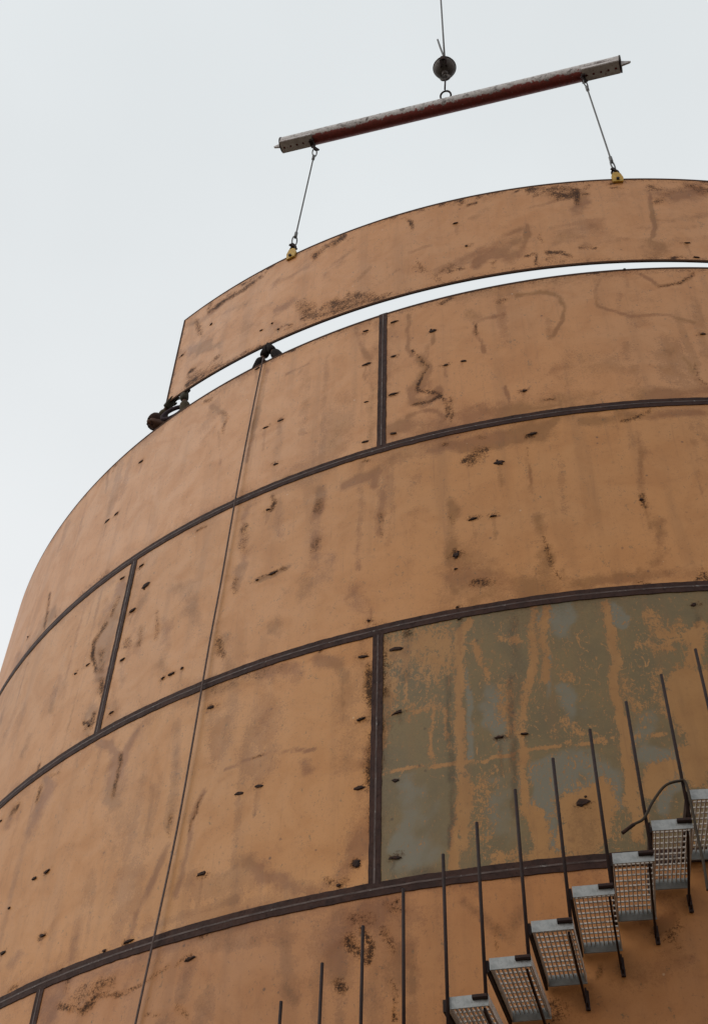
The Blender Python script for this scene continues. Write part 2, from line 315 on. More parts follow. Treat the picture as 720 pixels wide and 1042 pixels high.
# ------------------------------------------------------------------ wear on the plates, in wall coordinates (metres along the wall, height)
# (lifted plate?, channel, strength, 2x2 metric, centre line)
MARKS = [
    (1,0,0.44,(17.19,0.64,-6.56,-10.85),((-2.30,12.38),(-2.13,12.40),(-1.94,12.30),(-1.75,12.28),(-1.57,12.22),)), 
    (1,0,0.5,(29.23,0.86,-10.62,-18.27),((-2.29,12.30),(-1.91,12.21),(-1.57,12.18),(-1.44,12.18),)), 
    (1,0,0.4,(10.16,0.64,-4.45,-6.71),((-2.41,12.56),(-2.32,12.32),)), (1,0,0.48,(28.89,0.85,-10.60,-17.86),((-1.86,12.44),(-1.74,12.37),)), 
    (1,0,0.44,(13.36,2.09,-8.59,-11.02),((-4.00,12.34),(-3.81,12.34),(-3.67,12.30),(-3.50,12.32),)), 
    (1,0,0.56,(21.43,3.72,-14.61,-18.42),((-4.04,12.30),(-3.89,12.33),)), 
    (1,0,0.56,(36.43,4.42,-20.37,-27.73),((-3.58,12.27),(-3.22,12.22),(-2.95,12.20),)), 
    (1,1,0.91,(15.80,2.58,-10.81,-12.97),((-4.25,13.08),(-4.00,12.98),(-3.76,12.90),(-3.62,12.74),)), 
    (1,1,0.65,(25.63,2.06,-12.44,-17.31),((-2.81,12.77),(-2.65,12.75),(-2.55,12.80),)), 
    (1,1,0.65,(30.39,4.86,-21.51,-24.19),((-4.26,13.69),(-4.01,13.55),(-3.59,13.61),)), 
    (1,0,0.56,(32.65,4.22,-20.57,-23.98),((-3.91,13.62),(-3.65,13.65),(-3.37,13.62),(-3.12,13.70),)), 
    (1,0,0.4,(21.60,2.83,-13.75,-15.90),((-3.60,13.73),(-3.47,13.66),)), 
    (1,0,0.52,(26.07,1.23,-11.19,-15.71),((-2.36,13.53),(-2.21,13.63),(-2.09,13.65),(-1.96,13.71),)), 
    (1,0,0.56,(43.27,-0.33,-13.12,-23.63),((-1.18,13.60),(-1.13,13.36),(-1.14,13.50),)), 
    (1,0,0.48,(42.84,-0.40,-12.93,-23.04),((-1.21,13.75),(-1.02,13.69),)), 
    (1,0,0.56,(35.35,-1.13,-8.90,-18.40),((-0.82,13.71),(-0.68,13.69),(-0.55,13.69),)), 
    (1,0,0.56,(45.38,-2.63,-8.93,-22.91),((-0.27,13.70),(-0.10,13.68),)), 
    (1,0,0.6,(23.46,-2.15,-3.01,-11.68),((0.20,13.60),(0.33,13.60),(0.44,13.44),(0.56,13.37),(0.67,13.39),)), 
    (1,0,0.56,(31.44,-3.06,-3.71,-15.65),((0.26,13.47),(0.48,13.56),(0.70,13.47),(0.69,13.23),)), 
    (1,1,0.91,(19.13,-2.08,-1.87,-9.58),((0.73,13.42),(0.75,13.22),(0.68,13.09),)), 
    (1,0,0.4,(23.65,-3.97,0.34,-11.77),((1.48,13.46),(1.67,13.33),(1.90,13.46),(2.10,13.37),)), 
    (1,0,0.4,(32.08,-5.02,-0.31,-16.11),((1.51,13.14),(1.60,13.18),)), (1,1,0.78,(15.81,-2.62,0.16,-7.87),((1.42,13.42),(1.77,13.29),(2.05,13.41),)), 
    (1,1,1,(45.01,-6.83,-1.10,-23.17),((1.46,13.33),(1.44,12.94),(1.40,12.64),(1.33,12.36),(1.41,12.22),)), 
    (1,1,0.91,(14.55,-2.24,-0.39,-7.69),((1.30,12.27),(1.44,12.19),)), 
    (1,1,0.98,(16.27,-1.01,-3.06,-8.83),((-0.43,12.36),(-0.28,12.46),(-0.08,12.35),(0.02,12.41),)), 
    (1,1,0.78,(12.15,-0.79,-2.22,-6.52),((-0.28,12.53),(0.01,12.51),)), (1,1,1,(38.87,-2.98,-6.23,-20.47),((0.06,12.46),(0.11,12.72),(0.12,12.87),)), 
    (1,0,0.72,(66.53,-5.38,-10.18,-35.83),((0.07,12.30),(0.18,12.33),(0.15,12.13),)), 
    (1,0,0.72,(50.30,-4.86,-6.28,-26.82),((0.28,12.32),(0.43,12.28),(0.52,12.19),)), (1,0,0.48,(20.24,-1.93,-2.59,-10.88),((0.31,12.20),(0.44,12.10),)), 
    (1,0,0.56,(63.14,-7.12,-6.09,-33.37),((0.62,12.32),(0.77,12.27),)), (1,0,0.4,(49.12,-4.19,-7.09,-25.86),((0.22,12.64),(0.25,12.52),)), 
    (1,1,0.45,(12.41,-1.38,-1.21,-6.45),((0.44,12.59),(0.76,12.68),(0.89,12.50),)), (1,0,0.56,(47.43,-1.41,-11.78,-26.77),((-0.83,12.31),(-0.70,12.36),)), 
    (1,0,0.4,(31.72,-1.06,-7.67,-17.80),((-0.74,12.42),(-0.66,12.29),)), 
    (1,0,0.32,(23.30,-0.40,-6.36,-13.34),((-1.15,12.57),(-0.96,12.40),(-0.86,12.17),)), 
    (1,0,0.48,(61.11,-0.83,-17.25,-34.78),((-1.08,12.65),(-1.02,12.51),)), (1,0,0.4,(20.05,3.40,-14.51,-16.45),((-4.10,13.59),(-3.99,13.25),)), 
    (1,1,0.39,(7.64,0.71,-3.85,-5.40),((-3.22,12.81),(-2.50,12.11),)), 
    (0,1,1,(48.89,-0.33,-13.74,-30.30),((-1.18,11.71),(-1.20,11.38),(-1.20,11.14),(-1.14,11.03),)), 
    (0,0,0.68,(67.98,-0.94,-17.82,-43.14),((-1.14,11.08),(-1.06,10.95),(-1.00,10.78),(-1.05,10.62),(-1.11,10.48),)), 
    (0,1,1,(20.58,-0.30,-5.34,-13.16),((-1.04,10.90),(-0.99,10.73),(-1.07,10.54),(-1.15,10.42),)), 
    (0,1,1,(26.33,-0.43,-6.64,-17.16),((-1.17,10.46),(-1.15,10.30),(-1.04,10.20),(-0.94,10.28),(-0.90,10.35),)), 
    (0,0,0.5,(48.54,-1.12,-11.67,-31.54),((-1.11,10.44),(-1.00,10.36),(-0.90,10.30),(-0.83,10.13),(-0.84,9.96),)), 
    (0,0,0.72,(88.42,-1.61,-21.94,-57.77),((-1.15,10.25),(-1.00,10.22),(-0.88,10.26),)), 
    (0,1,0.91,(53.76,-1.01,-13.17,-35.56),((-1.21,10.08),(-1.06,10.12),(-0.91,10.07),(-0.86,9.91),)), 
    (0,0,0.48,(72.88,-2.37,-16.31,-47.45),((-0.79,10.21),(-0.80,9.86),)), (0,1,0.91,(18.36,-0.41,-4.32,-12.34),((-0.83,9.77),(-0.97,9.73),(-1.06,9.74),)), 
    (0,1,0.91,(12.56,-0.72,-2.34,-8.05),((-0.69,9.91),(-0.52,9.91),(-0.32,9.91),(-0.16,9.90),)), 
    (0,1,0.65,(18.83,-1.18,-3.37,-11.94),((-0.42,10.00),(-0.25,9.97),)), 
    (0,1,1,(57.28,-4.42,-9.03,-35.99),((-0.28,10.20),(-0.26,10.01),(-0.17,9.87),(-0.04,9.84),(0.18,9.84),)), 
    (0,1,1,(52.16,-2.54,-10.77,-31.19),((-0.52,11.31),(-0.53,11.11),(-0.48,10.97),(-0.45,10.83),)), 
    (0,0,0.56,(73.78,-3.46,-15.51,-43.80),((-0.52,11.27),(-0.51,11.11),)), (0,1,0.65,(20.35,-0.93,-4.35,-11.92),((-0.57,11.49),(-0.48,11.36),)), 
    (0,1,0.78,(68.86,-3.85,-13.48,-40.14),((-0.49,11.33),(-0.23,11.34),)), 
    (0,1,0.91,(66.44,-5.98,-9.23,-37.85),((-0.09,11.64),(0.16,11.63),(0.30,11.53),(0.35,11.32),(0.32,11.11),(0.22,10.89),(0.16,10.83),)), 
    (0,1,0.65,(77.26,-10.67,-4.86,-43.31),((0.77,11.78),(0.66,11.54),(0.69,11.25),(0.94,11.05),(1.30,11.05),(1.51,10.92),)), 
    (0,1,0.78,(75.37,-12.04,-1.88,-41.27),((1.13,11.77),(1.27,11.55),(1.47,11.55),(1.65,11.72),)), 
    (0,0,0.56,(70.42,-11.66,-1.13,-38.66),((1.26,11.52),(1.48,11.58),(1.66,11.75),)), 
    (0,0,0.72,(89.73,-16.13,-1.45,-54.23),((1.40,10.24),(1.42,10.09),(1.47,10.00),)), 
    (0,1,0.65,(38.87,-6.88,-0.76,-23.47),((1.32,10.36),(1.40,10.07),(1.46,9.93),)), 
    (0,1,0.91,(23.70,-4.02,-0.76,-14.51),((1.01,9.89),(1.28,9.89),(1.46,9.92),)), (0,1,0.78,(29.49,-3.67,-2.71,-18.16),((0.57,9.94),(0.62,9.82),)), 
    (0,1,0.72,(30.90,0.72,-10.45,-19.94),((-1.76,11.75),(-1.69,11.46),(-1.59,11.15),)), 
    (0,1,0.52,(33.02,0.59,-10.29,-22.30),((-1.57,11.23),(-1.57,9.89),)), 
    (0,0,0.32,(38.13,5.12,-20.76,-31.29),((-3.35,11.31),(-3.26,11.18),(-3.31,10.97),)), 
    (0,1,0.78,(29.83,4.15,-16.74,-24.58),((-3.54,11.53),(-3.33,11.30),(-3.31,11.13),)), 
    (0,1,0.65,(56.75,4.06,-24.40,-40.16),((-2.57,11.43),(-2.31,11.44),)), (0,1,0.65,(51.86,7.20,-27.80,-43.76),((-3.37,11.01),(-3.27,10.49),)), 
    (0,1,0.65,(41.16,4.27,-19.67,-31.86),((-2.81,11.71),(-2.87,11.00),(-2.93,10.29),)), 
    (0,1,0.65,(41.28,12.96,-39.73,-50.00),((-5.35,11.82),(-5.26,11.42),)), (0,0,0.52,(29.97,14.04,-34.51,-50.12),((-6.15,10.47),(-6.00,9.85),)), 
    (0,1,0.65,(8.56,4.05,-9.63,-14.50),((-6.00,9.85),(-5.82,9.94),(-6.34,9.80),)), (0,0,0.32,(19.23,6.07,-15.70,-24.39),((-5.28,9.84),(-4.75,9.83),)), 
    (0,1,0.65,(11.03,6.99,-16.05,-23.93),((-6.73,9.99),(-6.76,9.81),)), (0,1,0.52,(18.92,8.66,-24.31,-30.52),((-6.22,11.69),(-6.28,11.24),)), 
    (0,1,0.33,(9.49,-1.03,-1.07,-5.70),((0.13,10.31),(0.67,10.35),)), (0,1,0.33,(14.35,-1.96,-1.04,-8.54),((0.88,10.62),(0.80,10.05),)), 
    (0,0,0.48,(16.62,-0.81,-3.22,-11.16),((-0.54,9.36),(-0.63,9.29),(-0.56,9.42),)), 
    (0,0,0.64,(46.46,-2.21,-9.08,-31.23),((-0.70,9.31),(-0.60,9.35),(-0.49,9.42),)), 
    (0,1,1,(12.92,-0.82,-2.26,-8.44),((-0.66,9.55),(-0.45,9.54),(-0.27,9.57),(-0.02,9.56),)), 
    (0,1,1,(29.57,-2.63,-4.14,-18.91),((-0.06,9.52),(0.03,9.58),(0.14,9.66),)), (0,0,0.56,(59.16,-4.74,-8.99,-38.31),((-0.14,9.49),(-0.07,9.50),)), 
    (0,0,0.48,(79.76,-6.21,-12.31,-52.46),((-0.15,9.35),(-0.15,9.26),)), (0,1,0.78,(24.10,-3.02,-2.22,-15.17),((0.32,9.58),(0.57,9.56),(0.82,9.58),)), 
    (0,1,1,(20.09,-2.71,-1.59,-12.58),((0.66,9.63),(0.77,9.59),)), (0,0,0.48,(60.41,-8.54,-4.30,-37.82),((0.66,9.55),(0.82,9.58),(0.93,9.65),)), 
    (0,1,0.78,(30.29,-4.94,-1.32,-18.94),((0.82,9.57),(1.15,9.61),(1.37,9.59),)), 
    (0,1,0.78,(24.67,-0.84,-4.94,-18.18),((-0.82,8.85),(-0.82,8.50),(-0.86,8.07),(-0.82,7.85),)), 
    (0,0,0.48,(40.19,-1.34,-8.25,-28.94),((-0.84,8.68),(-0.81,8.55),)), (0,0,0.72,(49.74,-1.77,-9.80,-36.84),((-0.82,8.25),(-0.81,8.19),)), 
    (0,1,0.72,(7.35,-0.49,-1.15,-5.48),((-0.77,8.00),(-0.40,7.70),(-0.11,7.68),)), 
    (0,1,0.78,(18.69,-1.67,-2.52,-13.31),((-0.09,8.44),(-0.09,8.16),(-0.09,7.90),)), (0,1,0.78,(14.92,-1.37,-1.94,-10.89),((-0.12,7.91),(-0.05,7.77),)), 
    (0,0,0.4,(66.28,-6.14,-8.62,-47.66),((-0.09,8.27),(-0.08,8.00),(-0.01,7.78),)), (0,1,0.65,(33.83,-3.38,-4.10,-24.64),((0.02,7.88),(0.02,7.73),)), 
    (0,1,0.52,(42.09,-6.02,-3.06,-27.54),((0.79,9.38),(0.69,8.60),)), (0,0,0.48,(43.45,-6.27,-3.19,-29.35),((0.69,8.60),(0.69,8.50),)), 
    (0,1,0.59,(16.90,-2.54,-1.16,-11.82),((0.71,8.32),(0.74,8.10),(0.66,7.85),)), (0,1,0.65,(46.20,-6.48,-3.69,-33.31),((0.55,7.81),(0.50,7.66),)), 
    (0,1,0.45,(42.45,-7.53,-1.40,-27.85),((1.22,9.22),(1.17,8.62),)), (0,1,0.65,(81.27,-6.37,-12.37,-54.48),((-0.17,9.29),(-0.16,8.80),)), 
    (0,1,0.72,(20.71,1.15,-6.92,-16.36),((-2.05,9.43),(-2.06,9.06),(-2.07,8.58),)), (0,0,0.4,(25.52,1.40,-8.65,-19.86),((-2.06,9.28),(-2.07,9.18),)), 
    (0,0,0.36,(26.36,1.50,-8.63,-21.24),((-2.05,8.78),(-2.08,8.70),)), (0,1,0.65,(12.05,0.67,-3.80,-9.92),((-2.05,8.46),(-1.90,8.46),(-2.15,8.28),)), 
    (0,1,0.52,(24.21,2.02,-9.28,-19.77),((-2.47,9.49),(-2.44,9.04),)), (0,1,0.65,(27.92,0.32,-7.52,-20.79),((-1.45,9.18),(-1.46,8.64),)), 
    (0,0,0.32,(37.65,0.42,-10.00,-28.32),((-1.45,8.88),(-1.44,8.64),)), (0,1,0.52,(37.31,0.96,-10.49,-28.97),((-1.64,8.89),(-1.65,8.31),)), 
    (0,1,0.65,(14.71,0.37,-3.88,-11.96),((-1.66,8.04),(-1.58,7.84),)), (0,1,0.78,(40.16,0.72,-10.06,-32.75),((-1.53,7.73),(-1.52,7.82),)), 
    (0,1,0.65,(18.48,2.14,-7.88,-16.17),((-2.87,9.70),(-2.85,9.04),(-2.84,8.57),)), (0,0,0.4,(31.72,3.83,-13.10,-28.77),((-2.86,8.69),(-2.86,8.53),)), 
    (0,0,0.36,(23.02,2.61,-9.83,-19.94),((-2.83,9.35),(-2.84,9.04),)), (0,0,0.32,(31.25,2.79,-12.58,-25.33),((-2.58,9.60),(-2.52,9.52),)), 
    (0,1,1,(50.64,4.42,-18.48,-43.34),((-2.62,8.58),(-2.44,8.57),(-2.29,8.62),)), (0,0,0.48,(67.33,5.97,-24.71,-57.75),((-2.59,8.59),(-2.34,8.60),)), 
    (0,1,0.45,(14.18,1.85,-5.57,-13.68),((-2.93,8.05),(-2.86,7.71),)), (0,0,0.4,(24.55,3.27,-9.82,-23.66),((-2.97,8.06),(-2.90,7.85),)), 
    (0,1,0.52,(17.57,1.48,-6.05,-15.40),((-2.37,8.36),(-2.38,7.94),)), (0,1,0.78,(26.42,0.64,-7.89,-19.33),((-1.81,9.39),(-1.48,9.47),)), 
    (0,1,0.78,(35.84,0.53,-10.17,-25.95),((-1.49,9.45),(-1.52,9.31),)), (0,1,0.59,(19.56,4.38,-10.98,-21.66),((-3.96,8.65),(-3.96,8.41),)), 
    (0,0,0.32,(40.54,8.22,-21.64,-42.96),((-3.79,8.79),(-3.74,8.42),)), (0,0,0.28,(39.13,8.71,-21.95,-43.17),((-3.96,8.65),(-3.95,8.46),)), 
    (0,1,0.45,(14.19,2.72,-7.08,-14.94),((-3.66,8.61),(-3.56,8.00),)), (0,1,0.45,(9.79,1.59,-4.62,-9.62),((-3.50,8.88),(-3.17,8.26),)), 
    (0,0,0.28,(18.85,4.52,-11.11,-21.48),((-4.12,8.55),(-4.13,8.61),)), (0,1,0.59,(19.91,5.03,-10.88,-24.08),((-4.14,7.90),(-4.04,7.59),)), 
    (0,1,1,(8.66,2.39,-5.68,-10.51),((-4.48,9.17),(-4.50,8.81),(-4.50,8.55),(-4.41,8.39),)), 
    (0,1,1,(13.52,3.52,-9.14,-15.60),((-4.43,9.46),(-4.45,9.18),)), 
    (0,0,0.64,(33.91,9.78,-22.83,-42.26),((-4.56,9.03),(-4.69,8.86),(-4.67,8.69),(-4.54,8.46),(-4.41,8.39),)), 
    (0,0,0.4,(23.19,6.51,-15.13,-28.60),((-4.52,8.68),(-4.46,8.46),)), (0,0,0.48,(33.75,9.02,-22.88,-39.67),((-4.51,9.09),(-4.45,9.28),)), 
    (0,1,1,(12.18,3.54,-7.43,-15.69),((-4.44,7.96),(-4.43,7.79),)), (0,0,0.64,(36.46,10.67,-22.28,-47.19),((-4.54,7.88),(-4.40,7.77),(-4.41,7.91),)), 
    (0,0,0.48,(24.54,6.75,-14.88,-30.45),((-4.40,8.29),(-4.31,7.92),)), (0,1,0.65,(14.81,4.07,-8.91,-18.42),((-4.35,8.27),(-4.33,7.83),)), 
    (0,1,0.59,(17.51,8.01,-15.48,-29.84),((-5.57,8.23),(-5.64,8.04),)), (0,1,0.59,(19.19,7.38,-15.53,-28.69),((-5.23,8.62),(-5.26,8.34),)), 
    (0,0,0.48,(50.57,20.31,-37.91,-79.53),((-5.19,7.65),(-5.18,7.73),)), (0,1,0.39,(19.58,7.16,-15.54,-28.18),((-5.20,8.72),(-5.10,8.55),)), 
    (0,1,0.39,(15.06,7.80,-15.72,-27.96),((-5.97,8.86),(-6.05,8.37),)), 
    (0,1,0.98,(12.26,3.01,-6.02,-15.05),((-4.03,7.43),(-3.90,7.31),(-3.86,7.03),(-3.91,6.77),)), 
    (0,0,0.48,(48.26,11.73,-23.28,-59.24),((-3.89,7.28),(-3.87,7.08),(-3.89,6.81),)), (0,1,0.91,(19.90,5.30,-10.84,-24.95),((-4.25,7.53),(-4.08,7.44),)), 
    (0,1,0.78,(28.95,6.54,-14.05,-33.92),((-3.74,7.51),(-3.84,7.26),)), 
    (0,1,0.72,(13.25,5.06,-8.88,-20.46),((-4.95,7.44),(-4.85,7.35),(-4.97,7.11),(-5.06,6.95),)), 
    (0,0,0.4,(44.93,16.05,-29.80,-66.05),((-4.93,7.48),(-4.77,7.43),)), (0,0,0.4,(42.87,16.70,-29.84,-66.74),((-5.04,7.43),(-5.04,7.28),)), 
    (0,1,0.52,(18.61,8.80,-15.03,-33.11),((-5.51,7.44),(-5.52,7.25),)), (0,1,0.45,(22.94,6.58,-9.76,-32.23),((-3.98,6.20),(-4.00,5.80),(-4.01,5.47),)), 
    (0,1,0.45,(31.04,8.45,-13.05,-42.41),((-3.96,6.23),(-3.86,5.61),)), (0,1,0.45,(21.96,9.41,-14.33,-37.32),((-5.11,6.69),(-5.08,6.41),)), 
    (0,1,0.45,(18.93,7.64,-10.02,-31.90),((-4.81,5.70),(-4.71,5.79),)), (0,1,0.72,(25.19,4.44,-9.79,-27.97),((-3.29,7.33),(-3.21,6.79),(-3.20,6.35),)), 
    (0,0,0.44,(52.50,9.37,-19.01,-60.21),((-3.19,6.44),(-3.18,6.27),)), 
    (0,1,0.78,(42.60,8.54,-14.83,-52.26),((-3.18,6.19),(-3.26,5.97),(-3.37,5.70),(-3.41,5.52),)), 
    (0,1,0.91,(50.34,8.06,-16.66,-56.87),((-2.91,6.56),(-2.97,6.37),(-2.98,6.21),(-3.01,5.90),(-3.03,5.72),)), 
    (0,0,0.4,(91.07,14.04,-30.92,-100.33),((-2.92,6.52),(-2.99,6.24),)), 
    (0,1,0.78,(11.86,1.29,-4.12,-11.27),((-3.12,7.56),(-2.87,7.56),(-2.62,7.52),(-2.30,7.50),(-2.16,7.42),)), 
    (0,1,0.78,(20.06,0.84,-5.33,-17.44),((-1.95,7.46),(-1.78,7.39),(-1.71,7.22),)), (0,1,0.78,(41.34,1.52,-10.39,-36.43),((-1.75,7.32),(-1.72,6.86),)), 
    (0,1,0.36,(9.15,0.31,-2.17,-8.24),((-1.69,7.12),(-1.69,6.42),)), 
    (0,1,0.91,(84.30,7.71,-24.66,-82.60),((-2.71,6.71),(-2.45,6.72),(-2.28,6.71),(-1.95,6.64),)), 
    (0,0,0.4,(128.93,12.95,-39.05,-127.81),((-2.48,6.71),(-2.40,6.72),)), (0,1,0.45,(31.42,1.95,-8.03,-29.96),((-2.02,6.55),(-1.98,6.46),)), 
    (0,0,0.64,(18.73,0.30,-4.13,-16.50),((-1.50,7.16),(-1.48,6.79),(-1.47,6.37),)), (0,0,0.68,(21.40,0.38,-4.89,-18.54),((-1.51,7.02),(-1.50,6.96),)), 
    (0,0,0.56,(22.44,0.39,-4.75,-20.34),((-1.50,6.67),(-1.49,6.21),)), (0,0,0.4,(28.19,0.45,-5.48,-26.64),((-1.47,6.06),(-1.47,5.83),)), 
    (0,0,0.72,(35.72,0.98,-6.87,-35.14),((-1.59,5.64),(-1.58,5.62),)), (0,1,0.65,(11.81,0.35,-2.32,-11.59),((-1.53,5.92),(-1.60,5.64),(-1.70,5.52),)), 
    (0,0,0.48,(70.44,3.11,-14.20,-71.16),((-1.81,5.57),(-1.70,5.52),)), (0,1,0.65,(16.77,1.22,-3.81,-17.42),((-2.44,5.83),(-2.03,5.59),(-1.74,5.49),)), 
    (0,1,0.39,(8.73,1.09,-2.41,-9.63),((-2.85,5.78),(-2.35,5.73),)), (0,1,0.65,(23.78,3.65,-6.86,-27.73),((-3.25,5.55),(-2.81,5.55),(-2.49,5.58),)), 
    (0,1,0.65,(40.74,4.92,-11.27,-44.45),((-2.60,5.79),(-2.52,5.85),)), (0,0,0.24,(13.32,1.44,-4.64,-12.63),((-2.97,7.55),(-2.26,7.52),)), 
    (0,0,0.34,(11.40,2.96,-4.01,-15.86),((-3.84,5.24),(-3.70,5.28),(-3.51,5.26),)), 
    (0,0,0.52,(33.46,9.39,-11.97,-48.37),((-4.03,5.19),(-3.75,5.10),(-3.67,5.14),)), 
    (0,0,0.48,(56.40,11.87,-17.24,-73.47),((-3.68,5.17),(-3.43,5.13),(-3.21,5.13),(-3.09,5.18),(-3.01,5.21),)), 
    (0,0,0.4,(60.64,9.87,-16.63,-73.41),((-2.93,5.21),(-2.83,5.25),)), (0,0,0.4,(31.46,5.12,-7.90,-39.09),((-2.86,4.92),(-2.80,4.87),)), 
    (0,1,0.65,(24.80,3.94,-6.49,-30.19),((-2.85,4.98),(-2.80,5.20),)), (0,0,0.4,(59.80,11.52,-16.34,-77.33),((-3.14,4.92),(-3.04,4.91),)), 
    (0,1,0.45,(16.15,1.94,-3.97,-18.36),((-2.70,5.31),(-2.30,5.26),)), (0,1,0.72,(9.30,2.96,-3.70,-14.14),((-4.14,5.18),(-4.07,5.30),)), 
    (0,1,0.85,(7.49,0.15,-1.29,-7.59),((-1.73,5.22),(-1.49,5.24),(-1.29,5.24),)), (0,1,0.72,(12.46,0.45,-2.18,-13.07),((-1.66,5.17),(-1.66,4.92),)), 
    (0,0,0.44,(30.47,1.16,-5.08,-32.64),((-1.68,4.86),(-1.66,4.82),)), (0,0,0.68,(50.82,1.05,-8.38,-52.40),((-1.54,5.15),(-1.48,5.05),(-1.49,4.95),)), 
    (0,0,0.48,(25.19,0.69,-4.26,-26.15),((-1.62,5.11),(-1.52,4.99),)), (0,0,0.4,(30.97,0.22,-4.84,-31.47),((-1.39,5.13),(-1.34,4.99),)), 
    (0,1,0.65,(11.26,0.04,-1.68,-11.54),((-1.36,5.06),(-1.29,4.80),)), (0,0,0.64,(80.63,0.24,-11.30,-84.57),((-1.34,4.81),(-1.31,4.73),(-1.31,4.57),)), 
    (0,1,0.65,(32.11,-0.25,-4.50,-32.81),((-1.23,5.01),(-1.20,4.73),)), (0,1,0.45,(14.11,1.04,-2.86,-15.35),((-2.08,5.25),(-1.99,4.97),)), 
    (0,1,0.65,(24.15,1.78,-4.58,-26.89),((-2.05,4.89),(-1.98,4.81),)), (0,0,0.32,(30.57,0.05,-4.90,-30.30),((-1.36,5.29),(-1.26,5.24),)), 
    (0,1,0.52,(13.02,-0.40,-1.86,-12.36),((-1.13,5.42),(-0.81,5.40),)), (0,0,0.32,(83.59,-5.07,-9.40,-80.79),((-0.67,5.09),(-0.67,4.90),)), 
    (0,1,0.52,(32.92,-1.79,-3.92,-31.63),((-0.88,5.25),(-0.59,4.96),)), (0,1,0.52,(20.93,-1.50,-2.26,-19.92),((-0.59,5.02),(-0.52,5.14),)), 
    (0,1,0.65,(54.48,-4.17,-6.06,-50.14),((-0.55,5.37),(-0.41,5.38),)), (0,0,0.6,(89.44,-13.60,-5.26,-83.42),((0.22,4.93),(0.27,4.89),)), 
    (0,0,0.4,(29.87,-4.86,-1.59,-27.71),((0.32,4.91),(0.40,4.97),)), (0,0,0.4,(60.28,-9.89,-3.12,-56.40),((0.34,4.88),(0.37,4.83),)), 
    (0,1,0.72,(22.22,-3.51,-1.25,-20.51),((0.27,4.97),(0.37,5.03),)), (0,0,0.64,(118.86,-19.84,-6.12,-109.41),((0.41,5.01),(0.41,5.00),)), 
    (0,1,0.78,(59.78,-7.21,-4.36,-57.47),((-0.08,4.76),(-0.10,4.70),)), (0,0,0.4,(99.80,-12.03,-7.25,-96.13),((-0.08,4.74),(-0.11,4.69),)), 
    (0,1,0.52,(36.58,-6.08,-1.81,-34.58),((0.29,4.74),(0.43,4.77),)), (0,1,0.39,(11.44,-1.73,-0.65,-10.94),((0.34,4.70),(0.06,4.66),)), 
    (0,0,0.48,(19.99,-1.87,-1.65,-19.91),((-0.39,4.56),(-0.36,4.49),)), (0,1,0.65,(29.32,-4.18,-1.92,-27.06),((0.12,5.08),(0.22,5.01),)), 
    (0,2,-1.1,(31.59,-1.21,-5.21,-26.78),((-0.73,7.51),(-0.82,7.41),(-0.83,6.91),(-0.86,6.40),(-0.87,5.87),(-0.91,5.53),)), 
    (0,2,-1,(30.20,-1.25,-4.46,-27.11),((-0.83,6.16),(-0.84,5.65),)), (0,2,-0.8,(55.01,-2.79,-8.99,-43.97),((-0.72,7.29),(-0.66,7.14),(-0.61,6.91),)), 
    (0,2,-0.7,(34.15,-1.69,-5.66,-27.16),((-0.70,7.24),(-0.66,7.12),)), 
    (0,2,-0.9,(36.79,-2.90,-4.78,-30.16),((-0.23,7.55),(-0.27,7.16),(-0.35,6.81),(-0.42,6.41),(-0.44,6.02),(-0.41,5.73),)), 
    (0,2,-1.1,(20.19,-1.71,-2.21,-18.13),((-0.37,5.79),(-0.37,5.51),(-0.39,5.41),)), (0,2,-1,(35.23,-3.10,-4.53,-27.21),((-0.15,7.51),(-0.23,6.88),)), 
    (0,2,-1.1,(36.52,-4.81,-3.10,-29.45),((0.29,7.49),(0.28,7.17),(0.27,6.73),(0.24,6.25),(0.22,5.84),(0.22,5.59),)), 
    (0,2,-0.9,(26.97,-3.75,-2.05,-22.86),((0.26,6.09),(0.26,5.73),)), (0,2,-0.62,(5.92,-0.08,-1.21,-4.82),((-1.33,7.32),(-1.02,7.39),(-1.03,7.20),)), 
    (0,2,-0.7,(16.32,0.08,-3.52,-13.95),((-1.35,7.12),(-1.36,6.85),)), (0,2,-0.55,(19.55,-0.40,-3.64,-16.52),((-1.18,6.79),(-1.03,6.82),(-0.93,6.75),)), 
    (0,2,-1,(111.07,-0.50,-22.63,-94.68),((-1.24,7.18),(-1.23,6.80),(-1.24,6.67),)), (0,2,-0.9,(116.83,-2.44,-20.93,-101.13),((-1.05,6.73),(-1.05,6.28),)), 
    (0,2,-0.8,(117.26,-3.51,-20.26,-99.98),((-0.95,6.74),(-0.93,6.42),)), (0,2,-1.5,(9.60,-1.70,-0.47,-7.56),((0.73,6.69),(0.78,6.48),(0.86,6.68),)), 
    (0,2,-1.5,(13.09,-2.28,-0.67,-10.56),((0.65,6.59),(0.76,6.36),(0.74,6.13),)), 
    (0,2,-1,(18.42,-3.21,-0.91,-13.94),((0.81,7.12),(0.90,7.20),(0.81,6.94),)), 
    (0,2,-1.4,(10.12,-1.12,-0.95,-8.82),((-0.12,5.82),(0.01,5.86),(-0.05,5.65),(-0.14,5.62),)), 
    (0,2,-1.2,(17.93,-2.73,-1.20,-15.02),((0.40,6.00),(0.49,6.03),(0.36,5.93),)), (0,2,-1.2,(16.14,-2.79,-0.84,-13.38),((0.66,5.98),(0.64,6.14),)), 
    (0,2,-0.7,(18.13,-2.86,-1.16,-13.58),((0.57,7.37),(0.67,7.13),(0.76,7.21),)), (0,2,-0.6,(29.36,-4.43,-2.06,-22.33),((0.46,7.10),(0.66,7.04),)), 
    (0,2,-0.6,(34.45,-2.32,-5.15,-26.80),((-0.52,7.29),(-0.37,7.25),)), (0,2,-0.6,(48.67,-4.96,-5.49,-38.37),((-0.01,6.85),(-0.10,6.88),)), 
